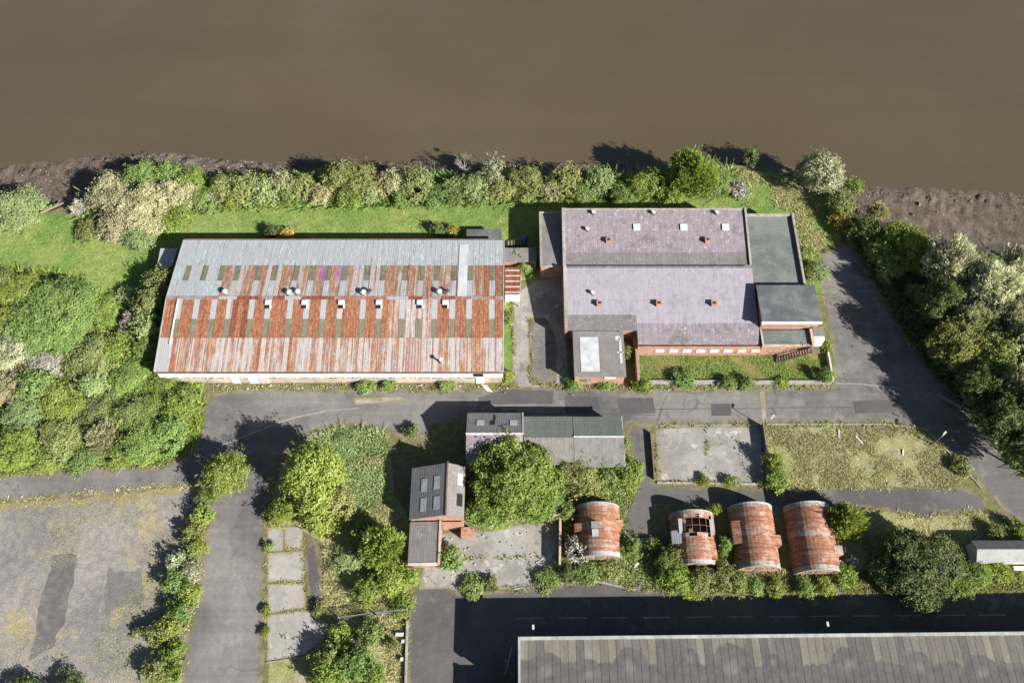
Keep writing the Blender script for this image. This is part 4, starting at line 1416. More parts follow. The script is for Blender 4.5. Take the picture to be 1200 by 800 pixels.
def hut(xc, y0, y1, r, h, label, hole=None, mats=('hut', 'hutp', 'hutedge'), dormers=(), seed=0):
    e = empty('curved_hut', (xc, (y0 + y1) / 2, 0), label, 'hut', 'curved rusty corrugated huts in a row')
    rg = random.Random(seed)
    N, NY = 20, 14
    ang = [math.radians(-8 + 196 * i / N) for i in range(N + 1)]
    zc_ = h - r
    R2 = lambda a, rr: (xc + rr * math.cos(a) * (1.0), zc_ + 0.0 + rr * math.sin(a))
    rows = [y0 + (y1 - y0) * j / NY for j in range(NY + 1)]
    ring = [2 if j in (0, NY - 1) else (0 if rg.random() < .7 else 1) for j in range(NY)]
    mb = MB()
    for i in range(N):
        for j in range(NY):
            if hole and hole[0] <= i < hole[1] and hole[2] <= j < hole[3] and not ((i + j * 3) % 7 == 0 and (j == hole[2] or i in (hole[0], hole[1] - 1))):
                continue
            if hole and hole[0] - 1 <= i <= hole[1] and hole[2] - 1 <= j <= hole[3] and rg.random() < .3:
                continue
            m = ring[j]
            t = 0.008 * (j % 2)
            a0, a1 = ang[i], ang[i + 1]
            o0, o1 = R2(a0, r + t), R2(a1, r + t)
            n0, n1 = R2(a0, r - .06), R2(a1, r - .06)
            ya, yb = rows[j], rows[j + 1]
            mb.hexa([(n0[0], ya, n0[1]), (n1[0], ya, n1[1]), (n1[0], yb, n1[1]), (n0[0], yb, n0[1]),
                     (o0[0], ya, o0[1]), (o1[0], ya, o1[1]), (o1[0], yb, o1[1]), (o0[0], yb, o0[1])], m)
    part(mb, 'roof', list(mats), e)
    for k_, yy in enumerate((y0 + .12, y1 - .12)):
        if hole and k_ == 1:
            pass
        prof = [(xc + (r - .07) * math.cos(a), max(-.02, zc_ + (r - .07) * math.sin(a))) for a in ang]
        mb = MB()
        extrude_y(mb, prof, yy - .1, yy + .1)
        w = part(mb, 'end_wall', 'brick', e)
        if k_ == 0:
            mb = MB()
            mb.box(xc - .55, xc + .55, yy - .16, yy - .103, 0, 2.0)
            mb.build('door', 'timber', w)
            for s in (-1, 1):
                mb = MB()
                mb.box(xc + s * 1.5 - .45, xc + s * 1.5 + .45, yy - .15, yy - .103, .95, 1.8)
                mb.build('window', 'glass', w)
    for yy in (y0 - .01, y1 + .01):
        mb = MB()
        for i in range(N):
            a0, a1 = ang[i], ang[i + 1]
            p, q = R2(a0, r + .03), R2(a1, r + .03)
            p2, q2 = R2(a0, r - .1), R2(a1, r - .1)
            mb.hexa([(p2[0], yy - .08, p2[1]), (q2[0], yy - .08, q2[1]), (q2[0], yy + .08, q2[1]), (p2[0], yy + .08, p2[1]),
                     (p[0], yy - .08, p[1]), (q[0], yy - .08, q[1]), (q[0], yy + .08, q[1]), (p[0], yy + .08, p[1])])
        part(mb, 'edge_trim', 'trim', e)
    for side, yy, w, mat in dormers:
        mb = MB()
        xo = xc + side * (r + .2)
        xi = xc + side * (r - 1.1)
        a, b = min(xo, xi), max(xo, xi)
        zt0, zt1 = (2.0, 2.5) if side > 0 else (2.5, 2.0)
        za_, zb_ = (2.5, 2.1) if side > 0 else (2.1, 2.5)
        mb.hexa([(a, yy - w, .6), (b, yy - w, .6), (b, yy + w, .6), (a, yy + w, .6), (a, yy - w, za_), (b, yy - w, zb_), (b, yy + w, zb_), (a, yy + w, za_)], 0)
        d = part(mb, 'dormer', mat, e)
        mb = MB()
        xg = xo + side * .003
        mb.box(min(xg, xg + side * .05), max(xg, xg + side * .05), yy - w * .75, yy + w * .75, 1.0, 1.9)
        mb.build('window', 'glass', d)
    if hole:
        mb = MB()
        for i in range(hole[0], hole[1] + 1, 2):
            p = R2(ang[i], r - .1)
            mb.bar((p[0], rows[hole[2]], p[1] - .06), (p[0], rows[hole[3]], p[1] - .06), .06, .08)
        for j in range(hole[2], hole[3] + 1, 2):
            for i in range(hole[0], hole[1]):
                p, q = R2(ang[i], r - .1), R2(ang[i + 1], r - .1)
                mb.bar((p[0], rows[j], p[1] - .05), (q[0], rows[j], q[1] - .05), .05, .07)
        part(mb, 'roof_rib', 'brownmetal', e)
        for s, i in ((-1, hole[1]), (1, hole[0])):
            p = R2(ang[min(N, i)], r + .02)
            mb = MB()
            mb.slab((p[0] - .3, rows[hole[2]], p[1] + .02), (p[0] + .3, rows[hole[2]], p[1] + .02), (p[0] + .3, rows[hole[3]], p[1] + .06), (p[0] - .3, rows[hole[3]], p[1] + .06), .05)
            part(mb, 'bent_sheet', 'pale', e)
        part(MB().box(xc - r + .4, xc + r - .4, y0 + .4, y1 - .4, 0, .08), 'floor_slab', 'dirt', e)
    return e


h1 = hut(12.25, 30.9, 38.3, 3.25, 3.3, 'leftmost rusty curved hut, standing alone, with a small raised hatch on its crown',
         dormers=((-1, 35.0, .55, 'hut'), (1, 35.6, .45, 'hutp')), seed=1)
mb = MB()
x, y, _ = at(697, 617, 3.4)
mb.box(x - .5, x + .5, y - .1, y + .7, 3.1, 3.75)
mb.box(x - .4, x + .5, y - 1.3, y - .3, 3.2, 3.36, 1)
part(mb, 'hatch', ['metal', 'skylight'], h1)
h2 = hut(25.75, 29.8, 37.2, 3.2, 3.2, 'broken rusty curved hut with a big hole in its roof showing the ribs', hole=(5, 14, 8, 12), mats=('hutp', 'hut', 'hutedge'),
         dormers=((-1, 33.6, .9, 'pale'),), seed=2)
h3 = hut(34.3, 29.4, 38.3, 3.15, 3.3, 'intact rusty curved hut between the broken hut and the rightmost hut', dormers=((-1, 34.3, 1.6, 'hut'), (1, 33.2, .7, 'hutp')), seed=3)
h4 = hut(42.5, 28.9, 38.4, 3.3, 3.3, 'rightmost rusty curved hut with pale grey edges, beside the bright green bush', mats=('hut', 'hutp', 'hutedge'),
         dormers=((1, 35.0, .6, 'hutedge'), (1, 31.8, .6, 'hutedge')), seed=4)

# ---- gabled metal cabin at the right edge
cb = gable_x('metal_cabin', 64.1, 76, 33.1, 31.6, 30.1, 2.2, 3.2, 'offwhite', 'darksheet', 'cabin',  # shade put into the colour: far slope darker for facing away from the sun
             'pale corrugated metal cabin with its shaded far roof slope coloured dark, at the right edge', 'cabin')
part(MB().box(70, 75, 29.4, 30.0, .3, .45), 'step', 'offwhite', cb)

# ---- the big grey-roofed building at the bottom
ZH = 6.0
q = [at(608, 747, ZH), at(1330, 739.5, ZH)]
qa, qb = Vector(q[0]), Vector(q[1])
wh = empty('warehouse', ((qa.x + qb.x) / 2, 12, 0), 'large warehouse with a stained panelled grey-brown flat roof at the bottom edge', 'warehouse')
d = (qb - qa)
yf = lambda x: qa.y + d.y * (x - qa.x) / d.x
YN = 12.6
mb = MB()
mb.prism([(qa.x + .3, YN), (qb.x, YN), (qb.x, qb.y - .3), (qa.x + .3, qa.y - .3)], 0, ZH - .25)
part(mb, 'wall', 'render', wh)


STAINS = [(at(px, py, ZH)[0] - wh.location.x, at(px, py, ZH)[1] - wh.location.y, r) for px, py, r in
          ((641, 787, 1.5), (858, 783, 1.8), (995, 779, 1.4), (1077, 780, 1.1), (1152, 787, 1.3), (740, 783, 1.5), (808, 772, .8), (905, 775, .7), (690, 790, 1.1))]


def stain_mat(name, base):
    k = NT(name, 0.9, 0.2)
    xyz = k.sep()
    c = k.vary(base, k.noise(1.0, 5, 0.7, vec=k.mapping((1.5, 0.3, 0.3))), 0.2)
    c = k.vary(c, k.noise(4.0, 5, 0.75), 0.18)
    nz = k.math('MULTIPLY', k.math('SUBTRACT', k.noise(0.4, 6, 0.7), 0.5), 4.2)
    best = None
    for sx_, sy_, sr_ in STAINS:
        dx = k.math('SUBTRACT', xyz[0], sx_)
        dy = k.math('SUBTRACT', xyz[1], sy_)
        dd = k.math('SQRT', k.math('ADD', k.math('MULTIPLY', dx, dx), k.math('MULTIPLY', dy, dy)))
        dd = k.math('DIVIDE', dd, sr_)
        best = dd if best is None else k.math('MINIMUM', best, dd)
    y = k.math('ADD', xyz[1], nz)
    f = k.math('MAXIMUM', k.ramp(y, 4.3, 4.5, 1, 0), k.ramp(k.math('ADD', best, k.math('MULTIPLY', nz, .3)), 1.55, 1.68, 1, 0))
    dark = k.vary((0.1, 0.093, 0.095), k.noise(0.9, 5, 0.7), 0.3)
    c = k.mix(k.math('MULTIPLY', f, .85), c, dark)
    c = k.mix(k.ramp(k.math('ADD', best, k.math('MULTIPLY', nz, .3)), .1, .8, .5, 0), c, k.vary((0.21, 0.197, 0.197), k.noise(2.2, 5, .7), .2))
    return k.out(c)


HM = [stain_mat('roof_board_%s' % n, b) for n, b in zip('abcd', ((0.15, 0.135, 0.118), (0.18, 0.162, 0.135), (0.118, 0.106, 0.1), (0.2, 0.182, 0.15)))]
mb = MB()
x = qa.x + 0.15
rg = random.Random(2)
while x < qb.x:
    n = x + 1.02
    m = rg.choices((0, 1, 2, 3), (5, 3, 3, 0.9))[0]
    mb.slab((x + .02, YN, ZH - .05 + rg.uniform(0, .015)), (n - .02, YN, ZH - .05), (n - .02, yf(n) - .28, ZH - .05), (x + .02, yf(x) - .28, ZH - .05), .1, m)
    x = n
part(mb, 'roof', HM, wh)
mb = MB()
mb.hexa([(qa.x - .1, qa.y - .28, 5.4), (qb.x, qb.y - .28, 5.4), (qb.x, qb.y + .12, 5.4), (qa.x - .1, qa.y + .12, 5.4),
         (qa.x - .1, qa.y - .28, ZH + .12), (qb.x, qb.y - .28, ZH + .12), (qb.x, qb.y + .12, ZH + .12), (qa.x - .1, qa.y + .12, ZH + .12)])
mb.box(qa.x - .1, qa.x + .2, YN, qa.y - .283, 5.4, ZH + .12)
part(mb, 'parapet', 'trim', wh)
for i in range(14):
    x = qa.x + 2 + i * 4.3
    y = yf(x) - .3
    part(MB().box(x, x + 2.4, y + .003, y + .05, 1.2, 2.8), 'window', 'glass', wh)
lw = empty('side_wing', (-1.5, 9.5, 0), 'low brick wing left of the warehouse, seen mostly by its shadow at the bottom edge', 'wing')
part(MB().box(-3.4, qa.x + .25, 5, 13.9, 0, 2.9), 'wall', 'brick', lw)
part(MB().box(-3.5, qa.x - .12, 5, 14.0, 2.9, 3.05), 'roof', 'felt', lw)
part(MB().box(-2.4, -1.9, 13.0, 13.4, 3.05, 3.9), 'chimney', 'brick', lw)
lw = None

# ------------------------------------------------------------------ street furniture, fences and small things


def lamp(base, h, arm, label, mat='metal', short=False):
    x, y, _ = at(*base)
    e = empty('street_lamp', (x, y, 0), label, 'street lamp', 'lamp posts of the estate')
    mb = MB()
    mb.tube((x, y, -.05), (x, y, h * .25), .1, .09)
    mb.tube((x, y, h * .25), (x, y, h), .065, .045)
    part(mb, 'post', mat, e)
    a = Vector(arm)
    if a.length > 0:
        mb = MB()
        mb.tube((x, y, h), (x + a.x, y + a.y, h + a.z), .04, .035)
        part(mb, 'arm', mat, e)
    n = a.normalized() if a.length else Vector((0, 1, 0))
    c = Vector((x, y, h)) + a
    s = Vector((-n.y, n.x, 0)) * .14
    mb = MB()
    p = [c - s, c + n * .65 - s, c + n * .65 + s, c + s]
    mb.hexa([v + Vector((0, 0, -.08)) for v in p] + [v + Vector((0, 0, .06)) for v in p])
    part(mb, 'lantern', 'offwhite', e)
    return e


lamp((1092.5, 521), 3.4, (0.2, .2, .05), 'pale lamp post on the grass corner at the bend of the road')
lamp((1124, 479), 2.6, (3.2, 1.0, .4), 'lamp post leaning to the right in the shade beside the barrier rails')
lamp((896.5, 501), 3.3, (.1, .1, .03), 'thin lamp post at the corner of the concrete pad beside the road')
lamp((740, 671), 3.0, (.15, .15, .03), 'lamp post beside the leftmost curved hut and its path')
lamp((624, 746), 5.0, (0, .02, 0), 'lamp post with its head just above the left end of the warehouse edge')
lamp((956.5, 742.5), 5.0, (0, .02, 0), 'lamp post standing in the shaded road by the middle of the warehouse edge')

A, B = Vector(at(1096, 464.5)), Vector(at(1123, 479.5))
e = empty('road_barrier', A, 'pale double-rail swing barrier across the shaded road', 'barrier')
mb = MB()
for z in (.55, 1.05):
    mb.tube(A + Vector((0, 0, z)), B + Vector((0, 0, z)), .06)
part(mb, 'rail', 'metal', e)
for p in (A, B):
    mb = MB()
    mb.tube(p + Vector((0, 0, -.05)), p + Vector((0, 0, 1.2)), .09)
    part(mb, 'post', 'metal', e)


def fence(name, pts, h, label, mat='darkmetal', gap=.22, cat='fence', rails=2):
    P = [Vector(at(*p)) for p in pts]
    e = empty(name, P[0], label, cat)
    bars, rail, post = MB(), MB(), []
    for a, b in zip(P, P[1:]):
        L = (b - a).length
        for i in range(int(L / gap)):
            p = a.lerp(b, i * gap / L)
            bars.tube(p + Vector((0, 0, .1)), p + Vector((0, 0, h)), .03, n=4)
        for z in (.3, h - .2)[:rails]:
            rail.bar(a + Vector((0, 0, z)), b + Vector((0, 0, z)), .06, .08)
        n = max(1, int(L / 3))
        for i in range(n + 1):
            post.append(a.lerp(b, i / n))
    part(bars, 'palisade', mat, e)
    part(rail, 'rail', mat, e)
    for p in post:
        part(MB().box(p.x - .07, p.x + .07, p.y - .07, p.y + .07, -.05, h + .05), 'post', mat, e)
    return e


fence('palisade_fence', [(399, 725.5), (440, 720), (478, 716)], 1.7, 'pale railing fence with a barred gate across the scrub left of the lower road', 'metal')
mb = MB()
mb.bar((*at(762, 507)[:2], 0), (*at(766.5, 562)[:2], 0), .22, .7)
tag(mb.build('dark_wall', 'brownmetal'), 'low dark wall along the left edge of the concrete pad', 'wall')
mb = MB()
mb.bar((*at(892, 499)[:2], 0), (*at(896.5, 530)[:2], 0), .2, 1.3)
mb.bar((*at(896.5, 530.3)[:2], 0), (*at(898.5, 566)[:2], 0), .2, 1.3)
tag(mb.build('dark_wall', 'timber'), 'dark low wall along the right edge of the concrete pad', 'wall')
mb = MB()
mb.bar((*at(747.5, 418)[:2], 0), (*at(748.5, 448)[:2], 0), .25, .5)
mb.bar((*at(749.5, 447.3)[:2], 0), (*at(966, 447.6)[:2], 0), .18, .5)
tag(mb.build('courtyard_wall', 'kerb'), 'low grey wall along the front of the courtyard lawn', 'wall')
mb = MB()
mb.bar((*at(967.5, 409)[:2], 0), (*at(974.5, 448)[:2], 0), .25, .9)
tag(mb.build('courtyard_wall', 'offwhite'), 'pale low wall along the right side of the courtyard lawn', 'wall')
mb = MB()
mb.bar((*at(477.5, 728)[:2], 0), (*at(474.5, 850)[:2], 0), .25, .6)
tag(mb.build('verge_wall', 'kerb'), 'low wall between the scrub and the lower yard at the bottom', 'wall')
for px, py, lb in ((468, 743, 'larger pale concrete block by the low wall, below the railing fence'), (470.5, 772, 'small pale concrete block by the low wall near the bottom edge'),
                   (472, 751, 'small concrete block just under the larger one by the low wall')):
    x, y, _ = at(px, py, .5)
    s = .55 if px == 468 else .22
    mb = MB()
    mb.box(x - s, x + s, y - .2, y + .25, 0, .6)
    mb.box(x - s + .06, x + s - .06, y - .16, y + .2, .6, .68)
    tag(mb.build('concrete_block', 'offwhite'), lb, 'block')
mb = MB()
a, b = at(48, 250), at(75, 239)
mb.tube((a[0], a[1], .15), (b[0], b[1], .3), .24, .16, 8)
c_ = at(66, 242.5)
mb.tube((c_[0], c_[1], .3), (c_[0] + .9, c_[1] + .9, .8), .1, .05, 6)
tag(mb.build('driftwood_log', 'timber'), 'pale driftwood log at the top of the shore on the left', 'log')
for i, (px, py) in enumerate(((1012, 256), (1019, 254))):
    x, y, _ = at(px, py, -1)
    mb = MB()
    mb.tube((x, y, -1.6), (x + .3, y + .1, .7), .12, .1, 7)
    tag(mb.build('mooring_post', 'timber'), 'old timber post standing in the mud on the right shore', 'post', 'timber posts in the mud')
for x0, x1, yy in ((520, 536, 234), (540, 562, 234), (327, 331, 236.5), (347, 358, 236)):
    P0, P1 = Vector(at(x0, yy)), Vector(at(x1, yy))
    e = empty('rail_fence', P0, {520: 'white rail fence length at the foot of the river hedge, left of its gap', 540: 'white rail fence length at the foot of the river hedge, right of its gap',
                               327: 'very short white rail at the foot of the hedge, furthest left', 347: 'short white rail at the foot of the hedge above the rusty shed'}[x0], 'fence', 'white rail fences')
    mb = MB()
    for z in (.4, .8):
        mb.bar(P0 + Vector((0, 0, z)), P1 + Vector((0, 0, z)), .07, .12)
    part(mb, 'rail', 'white', e)
    for p in (P0, P1):
        part(MB().box(p.x - .06, p.x + .06, p.y - .06, p.y + .06, 0, 1.0), 'post', 'white', e)
# scraps on the dry verge and elsewhere
rg = random.Random(8)
for px, py, L, lb in ((983, 509, 1.4, 'white plank lying highest on the dry grass plot'), (1007, 516, 1.6, 'white plank lying right of the highest one on the dry grass'),
                      (1058, 530, .9, 'short white plank lying by itself toward the right of the dry grass plot')):
    x, y, _ = at(px, py)
    mb = MB()
    a = rg.uniform(1.2, 2.2)
    mb.bar((x - L / 2 * math.cos(a), y - L / 2 * math.sin(a), .05), (x + L / 2 * math.cos(a), y + L / 2 * math.sin(a), .12), .25, .06)
    tag(mb.build('plank', 'offwhite'), lb, 'plank')
mb = MB()
x, y, _ = at(988, 655)
for i in range(12):
    a = rg.uniform(0, 3.1)
    cx, cy = x + rg.uniform(-1.2, 1.2), y + rg.uniform(-1.0, 1.0)
    mb.bar((cx, cy, .1 + i * .03), (cx + .8 * math.cos(a), cy + .8 * math.sin(a), .2 + i * .04), .3, .07, i % 2)
mb.build('rubble', ['rust', 'offwhite'])['kind'] = 'stuff'
mb = MB()
for _ in range(420):
    z = rg.random()
    if z < .35:
        px, py = rg.uniform(250, 600), rg.uniform(451, 456)
    elif z < .6:
        px, py = rg.uniform(930, 990), rg.uniform(664, 674)
    elif z < .8:
        px, py = rg.uniform(510, 660), rg.uniform(615, 690)
    else:
        px, py = rg.uniform(660, 980), rg.uniform(446, 458)
    x, y, _ = at(px, py)
    s = rg.uniform(.05, .17)
    mb.hexa([(x - s, y - s, 0), (x + s, y - s * .7, 0), (x + s * .8, y + s, 0), (x - s, y + s * .6, 0), (x - s * .6, y - s * .5, s), (x + s * .5, y - s * .6, s * 1.2), (x + s * .6, y + s * .5, s), (x - s * .5, y + s * .6, s * .8)], rg.choice((0, 0, 1, 2)))
mb.build('debris', ['kerb', 'brick', 'offwhite'])['kind'] = 'stuff'
# scaffold poles leaning at the left end of the warehouse
for i, (p0, p1) in enumerate((((592, 790), (600, 758)), ((603, 795), (592, 772)))):
    a, b = at(*p0), at(*p1, 1.5)
    mb = MB()
    mb.tube((a[0], a[1], .05), b, .07, .07, 6)
    tag(mb.build('timber_prop', 'metal'), 'thin pole leaning in the shade at the left end of the warehouse', 'pole', 'poles by the warehouse end')

# ------------------------------------------------------------------ vegetation, one thing each
HG = 'bushes of the river hedge'
LW = 'trees and bushes of the left thicket'
RW_ = 'trees of the right thicket'
SB = 'self-sown bushes on the verges'


def bush(kind, style, px, py, r, h, label, group=None, name=None, **kw):
    return plant(kind, style, px, py, r, h, name or 'bush', label, 'bush', group, **kw)


def tree(kind, style, px, py, r, h, label, group=None, name='tree', **kw):
    kw.setdefault('lift', 0.22 * h)
    return plant(kind, style, px, py, r, h, name, label, 'tree', group, woody=True, **kw)


# far left shore
bush('sage', 'dome', 18, 245, 30, 5.0, 'round pale green bush on the shore at the left edge of the photo', sx=1.1)
for a in (('cream', 'dome', 128, 226, 27, 5.5, 'cream-blossomed bush at the outer left of the shore clump'),
          ('cream', 'dome', 163, 244, 33, 6.0, 'largest cream-blossomed bush in the middle of the shore clump'),
          ('cream', 'dome', 136, 258, 25, 4.5, 'cream-blossomed bush at the bottom left of the shore clump'),
          ('cream', 'dome', 206, 226, 23, 5.0, 'cream-blossomed bush at the right of the shore clump, among green'),
          ('green', 'dome', 168, 206, 22, 5.0, 'green bush at the top of the cream shore clump, nearest the water'),
          ('green', 'dome', 196, 207, 17, 4.5, 'green bush above the right-hand cream bush of the shore clump'),
          ('lime', 'dome', 222, 214, 21, 4.5, 'yellow-green bush at the top right of the cream shore clump'),
          ('lime', 'dome', 205, 252, 19, 3.2, 'yellow-green bush at the bottom right of the cream shore clump'),
          ('sage', 'dome', 160, 275, 20, 2.8, 'low sage bush at the foot of the cream shore clump'),
          ('green', 'dome', 237, 233, 16, 3.0, 'green bush between the cream shore clump and the river hedge')):
    bush(*a, 'bushes of the shore clump')
bush('olive', 'flat', 106, 266, 17, 2.0, 'low olive bush on the lawn left of the cream shore clump')
bush('grey', 'spiky', 92, 243, 9, 2.0, 'small grey bush by the driftwood log')
# river hedge, left to right
for a in (('olive', 'dome', 262, 220, 17, 4.2, 'olive bush, first of the river hedge from the left'),
          ('grey', 'spiky', 251, 233, 9, 2.2, 'small grey twiggy bush below the first olive bush of the hedge'),
          ('olive', 'dome', 287, 220, 19, 4.6, 'olive-green rounded hedge bush right of the first one'),
          ('lime', 'dome', 272, 234, 13, 2.6, 'low yellow-green bush under the left end of the hedge'),
          ('sage', 'dome', 311, 221, 17, 4.4, 'pale green hedge bush left of the cream one'),
          ('cream', 'dome', 331, 214, 14, 4.4, 'cream-tinged hedge bush nearest the tall olive pair'),
          ('green', 'dome', 338, 227, 15, 3.2, 'green bush low in the hedge below the cream-tinged one'),
          ('olive', 'dome', 354, 219, 15, 4.2, 'olive hedge bush in the dip before the blossom bush'),
          ('cream', 'dome', 374, 226, 14, 3.6, 'pale blossom bush low in the hedge beside the tall olive pair'),
          ('olive', 'dome', 398, 209, 20, 5.6, 'tall olive hedge bush, left of the tall pair'),
          ('olive', 'dome', 421, 209, 21, 5.8, 'tall olive hedge bush, right of the tall pair'),
          ('lime', 'dome', 410, 229, 17, 3.2, 'lime bush at the foot of the tall olive pair'),
          ('sage', 'dome', 433, 226, 15, 3.4, 'sage bush right of the foot of the tall olive pair'),
          ('cream', 'dome', 459, 213, 17, 5.0, 'cream-green bush in the middle of the hedge'),
          ('green', 'dome', 472, 229, 14, 2.8, 'green bush low in the hedge under the cream-green one'),
          ('olive', 'dome', 490, 214, 20, 5.2, 'olive dome bush just left of the bare tree'),
          ('green', 'dome', 512, 226, 16, 3.4, 'green bush low in the hedge left of the bare tree'),
          ('sage', 'spiky', 532, 222, 15, 3.6, 'feathery sage bush under the bare tree'),
          ('sage', 'dome', 556, 219, 17, 4.2, 'sage bush right of the bare tree'),
          ('silver', 'dome', 578, 200, 15, 6.0, 'silver-grey upright bush taller than the hedge around it'),
          ('olive', 'dome', 590, 222, 16, 3.8, 'olive bush at the foot of the silver-grey upright bush'),
          ('olive', 'dome', 617, 212, 21, 5.2, 'broad olive bush above the dark alley'),
          ('cream', 'dome', 644, 222, 13, 4.0, 'small cream-flecked bush left of the mauve roof corner'),
          ('olive', 'dome', 664, 210, 19, 5.0, 'olive bush above the left corner of the mauve roof'),
          ('green', 'dome', 680, 226, 15, 3.2, 'green bush low in the hedge at the mauve roof corner'),
          ('sage', 'dome', 701, 212, 17, 4.8, 'sage-green bush above the first roof ventilator of the works'),
          ('green', 'dome', 727, 225, 14, 3.2, 'green bush low in the gap of the hedge with the dark shadow behind'),
          ('lime', 'dome', 748, 218, 14, 4.4, 'narrow lime bush at the left of the bright pair'),
          ('lime', 'dome', 766, 213, 17, 4.8, 'lime-green bush left of the largest river hedge tree'),
          ('lime', 'dome', 786, 224, 15, 3.4, 'low lime bush at the left foot of the largest river hedge tree'),
          ('green', 'dome', 838, 214, 20, 4.6, 'mid-green bush at the right foot of the largest river hedge tree'),
          ('grey', 'flat', 866, 222, 12, 1.2, 'low grey bramble patch at the right end of the river hedge')):
    bush(*a, HG)
tree('lime', 'spiky', 812, 202, 28, 8.5, 'largest tree of the river hedge, bright lime and feathery', lift=.6)
bx, by_, _ = at(546, 205)
e = empty('bare_tree', (bx, by_, 0), 'leafless grey tree standing out of the river hedge', 'tree')
o = bpy.data.objects.new('trunk', trunk_mesh(3.8, True, True))
COL.objects.link(o)
o.parent = e
o.scale = (.6, .6, .62)
# right-hand shore
tree('silver', 'round', 962, 201, 26, 8.0, 'pale silver-green round tree overhanging the water, right of the river hedge', lift=1.0)
bush('green', 'dome', 999, 219, 11, 3.0, 'small green bush right of the silver-green round tree')
bush('olive', 'dome', 985, 240, 17, 4.0, 'dark olive bush below the silver-green round tree')
bush('orange', 'dome', 985, 260, 12, 2.6, 'orange-yellow bush at the top of the apron')
bush('cream', 'spiky', 1028, 250, 11, 2.8, 'small cream bush at the edge of the right mudflat')
bush('dark', 'dome', 1018, 272, 17, 4.6, 'dark green bush between the orange bush and the bright one on the apron')
tree('lime', 'dome', 1062, 285, 29, 6.6, 'bright lime-green rounded tree at the edge of the right mudflat', lift=.8)
bush('green', 'dome', 1032, 292, 17, 5.0, 'green bush left of the bright lime tree beside the apron')
bush('sage', 'dome', 1046, 312, 16, 3.8, 'sage bush under the bright lime tree, in shade')
bush('sage', 'dome', 955, 318, 15, 2.8, 'sage bush on the edge of the apron right of the green-grey flat roof')
bush('green', 'dome', 944, 300, 12, 1.8, 'low green bush between the flat roof parapet and the apron')
bush('dark', 'dome', 880, 184, 9, 3.0, 'small dark bush at the water edge right of the largest hedge tree')
for a in (('white', 'spiky', 1122, 312, 33, 9.0, 'white-leaved willow nearest the bright lime tree'),
          ('white', 'spiky', 1168, 338, 36, 10.0, 'largest white-leaved willow at the right'),
          ('white', 'spiky', 1194, 312, 20, 8.0, 'white-leaved willow by the mud at the right edge'),
          ('green', 'dome', 1150, 318, 13, 6.5, 'small green tree between two white-leaved willows'),
          ('white', 'spiky', 1196, 366, 26, 9.5, 'white-leaved willow cut by the right edge, below the largest one'),
          ('dark', 'dome', 1104, 350, 24, 8.2, 'dark tree at the edge of the shaded apron'),
          ('silver', 'spiky', 1140, 372, 26, 7.5, 'grey-green willow just below the largest white-leaved willow'),
          ('olive', 'dome', 1122, 400, 28, 8.6, 'olive tree leaning over the shaded road, middle of the right thicket'),
          ('olive', 'dome', 1164, 418, 33, 8.0, 'broad olive tree in the heart of the right thicket'),
          ('silver', 'spiky', 1194, 402, 20, 8.5, 'grey-green willow at the right edge beside the broad olive tree'),
          ('dark', 'dome', 1150, 448, 25, 7.5, 'dark tree above the barrier rails'),
          ('silver', 'spiky', 1192, 450, 22, 8.5, 'grey-green willow at the right edge level with the lamp in the shade'),
          ('dark', 'dome', 1176, 490, 26, 8.0, 'dark tree at the bend of the shaded road'),
          ('dark', 'dome', 1205, 525, 26, 8.0, 'lowest dark tree of the right thicket, cut by the right edge'),
          ('dark', 'dome', 1218, 480, 32, 9.0, 'tall dark tree cut by the right edge behind the bend of the road'),
          ('olive', 'dome', 1218, 425, 30, 9.0, 'olive tree cut by the right edge between two grey-green willows')):
    a = a[:5] + (a[5] + 1.8,) + a[6:]
    tree(*a, RW_)
bush('sage', 'spiky', 1070, 342, 8, 2.0, 'small blue-grey bush in the shade of the dark tree by the apron')
# left thicket
for a in (('fresh', 'round', 62, 372, 50, 8.5, 'largest green domed tree of the left thicket'),
          ('lime', 'dome', 22, 342, 27, 6.0, 'yellow-green tree at the top left of the thicket'),
          ('olive', 'dome', 4, 330, 18, 5.0, 'olive tree at the left edge, topmost of the thicket'),
          ('lime', 'dome', 4, 375, 20, 6.0, 'yellow-green tree at the left edge beside the domed green tree'),
          ('silver', 'dome', 16, 412, 32, 6.5, 'pale silver-green tree at the left edge below the domed tree'),
          ('cream', 'dome', 14, 448, 26, 6.0, 'cream-flecked tree at the left edge of the thicket'),
          ('grey', 'dome', 56, 425, 23, 5.0, 'grey twiggy tree under the domed green tree'),
          ('olive', 'dome', 105, 425, 33, 6.5, 'olive-brown tree right of the domed green tree'),
          ('lime', 'dome', 140, 410, 21, 5.2, 'yellow-green tree at the right of the olive-brown one'),
          ('fresh', 'dome', 150, 442, 26, 5.2, 'green tree in the middle right of the thicket'),
          ('lime', 'dome', 72, 470, 32, 6.0, 'yellow-green tree in the middle of the thicket'),
          ('sage', 'dome', 32, 488, 29, 5.5, 'sage tree near the left edge, above the west road'),
          ('olive', 'dome', 108, 485, 27, 5.2, 'olive tree in the lower middle of the thicket'),
          ('fresh', 'dome', 163, 484, 31, 5.6, 'rich green tree at the lower right of the thicket'),
          ('lime', 'dome', 185, 452, 21, 4.2, 'yellow-green bush-like tree at the near left corner of the rusty shed')):
    a = a[:5] + (a[5] * .55,) + a[6:]
    tree(*a, LW, lift=.3)
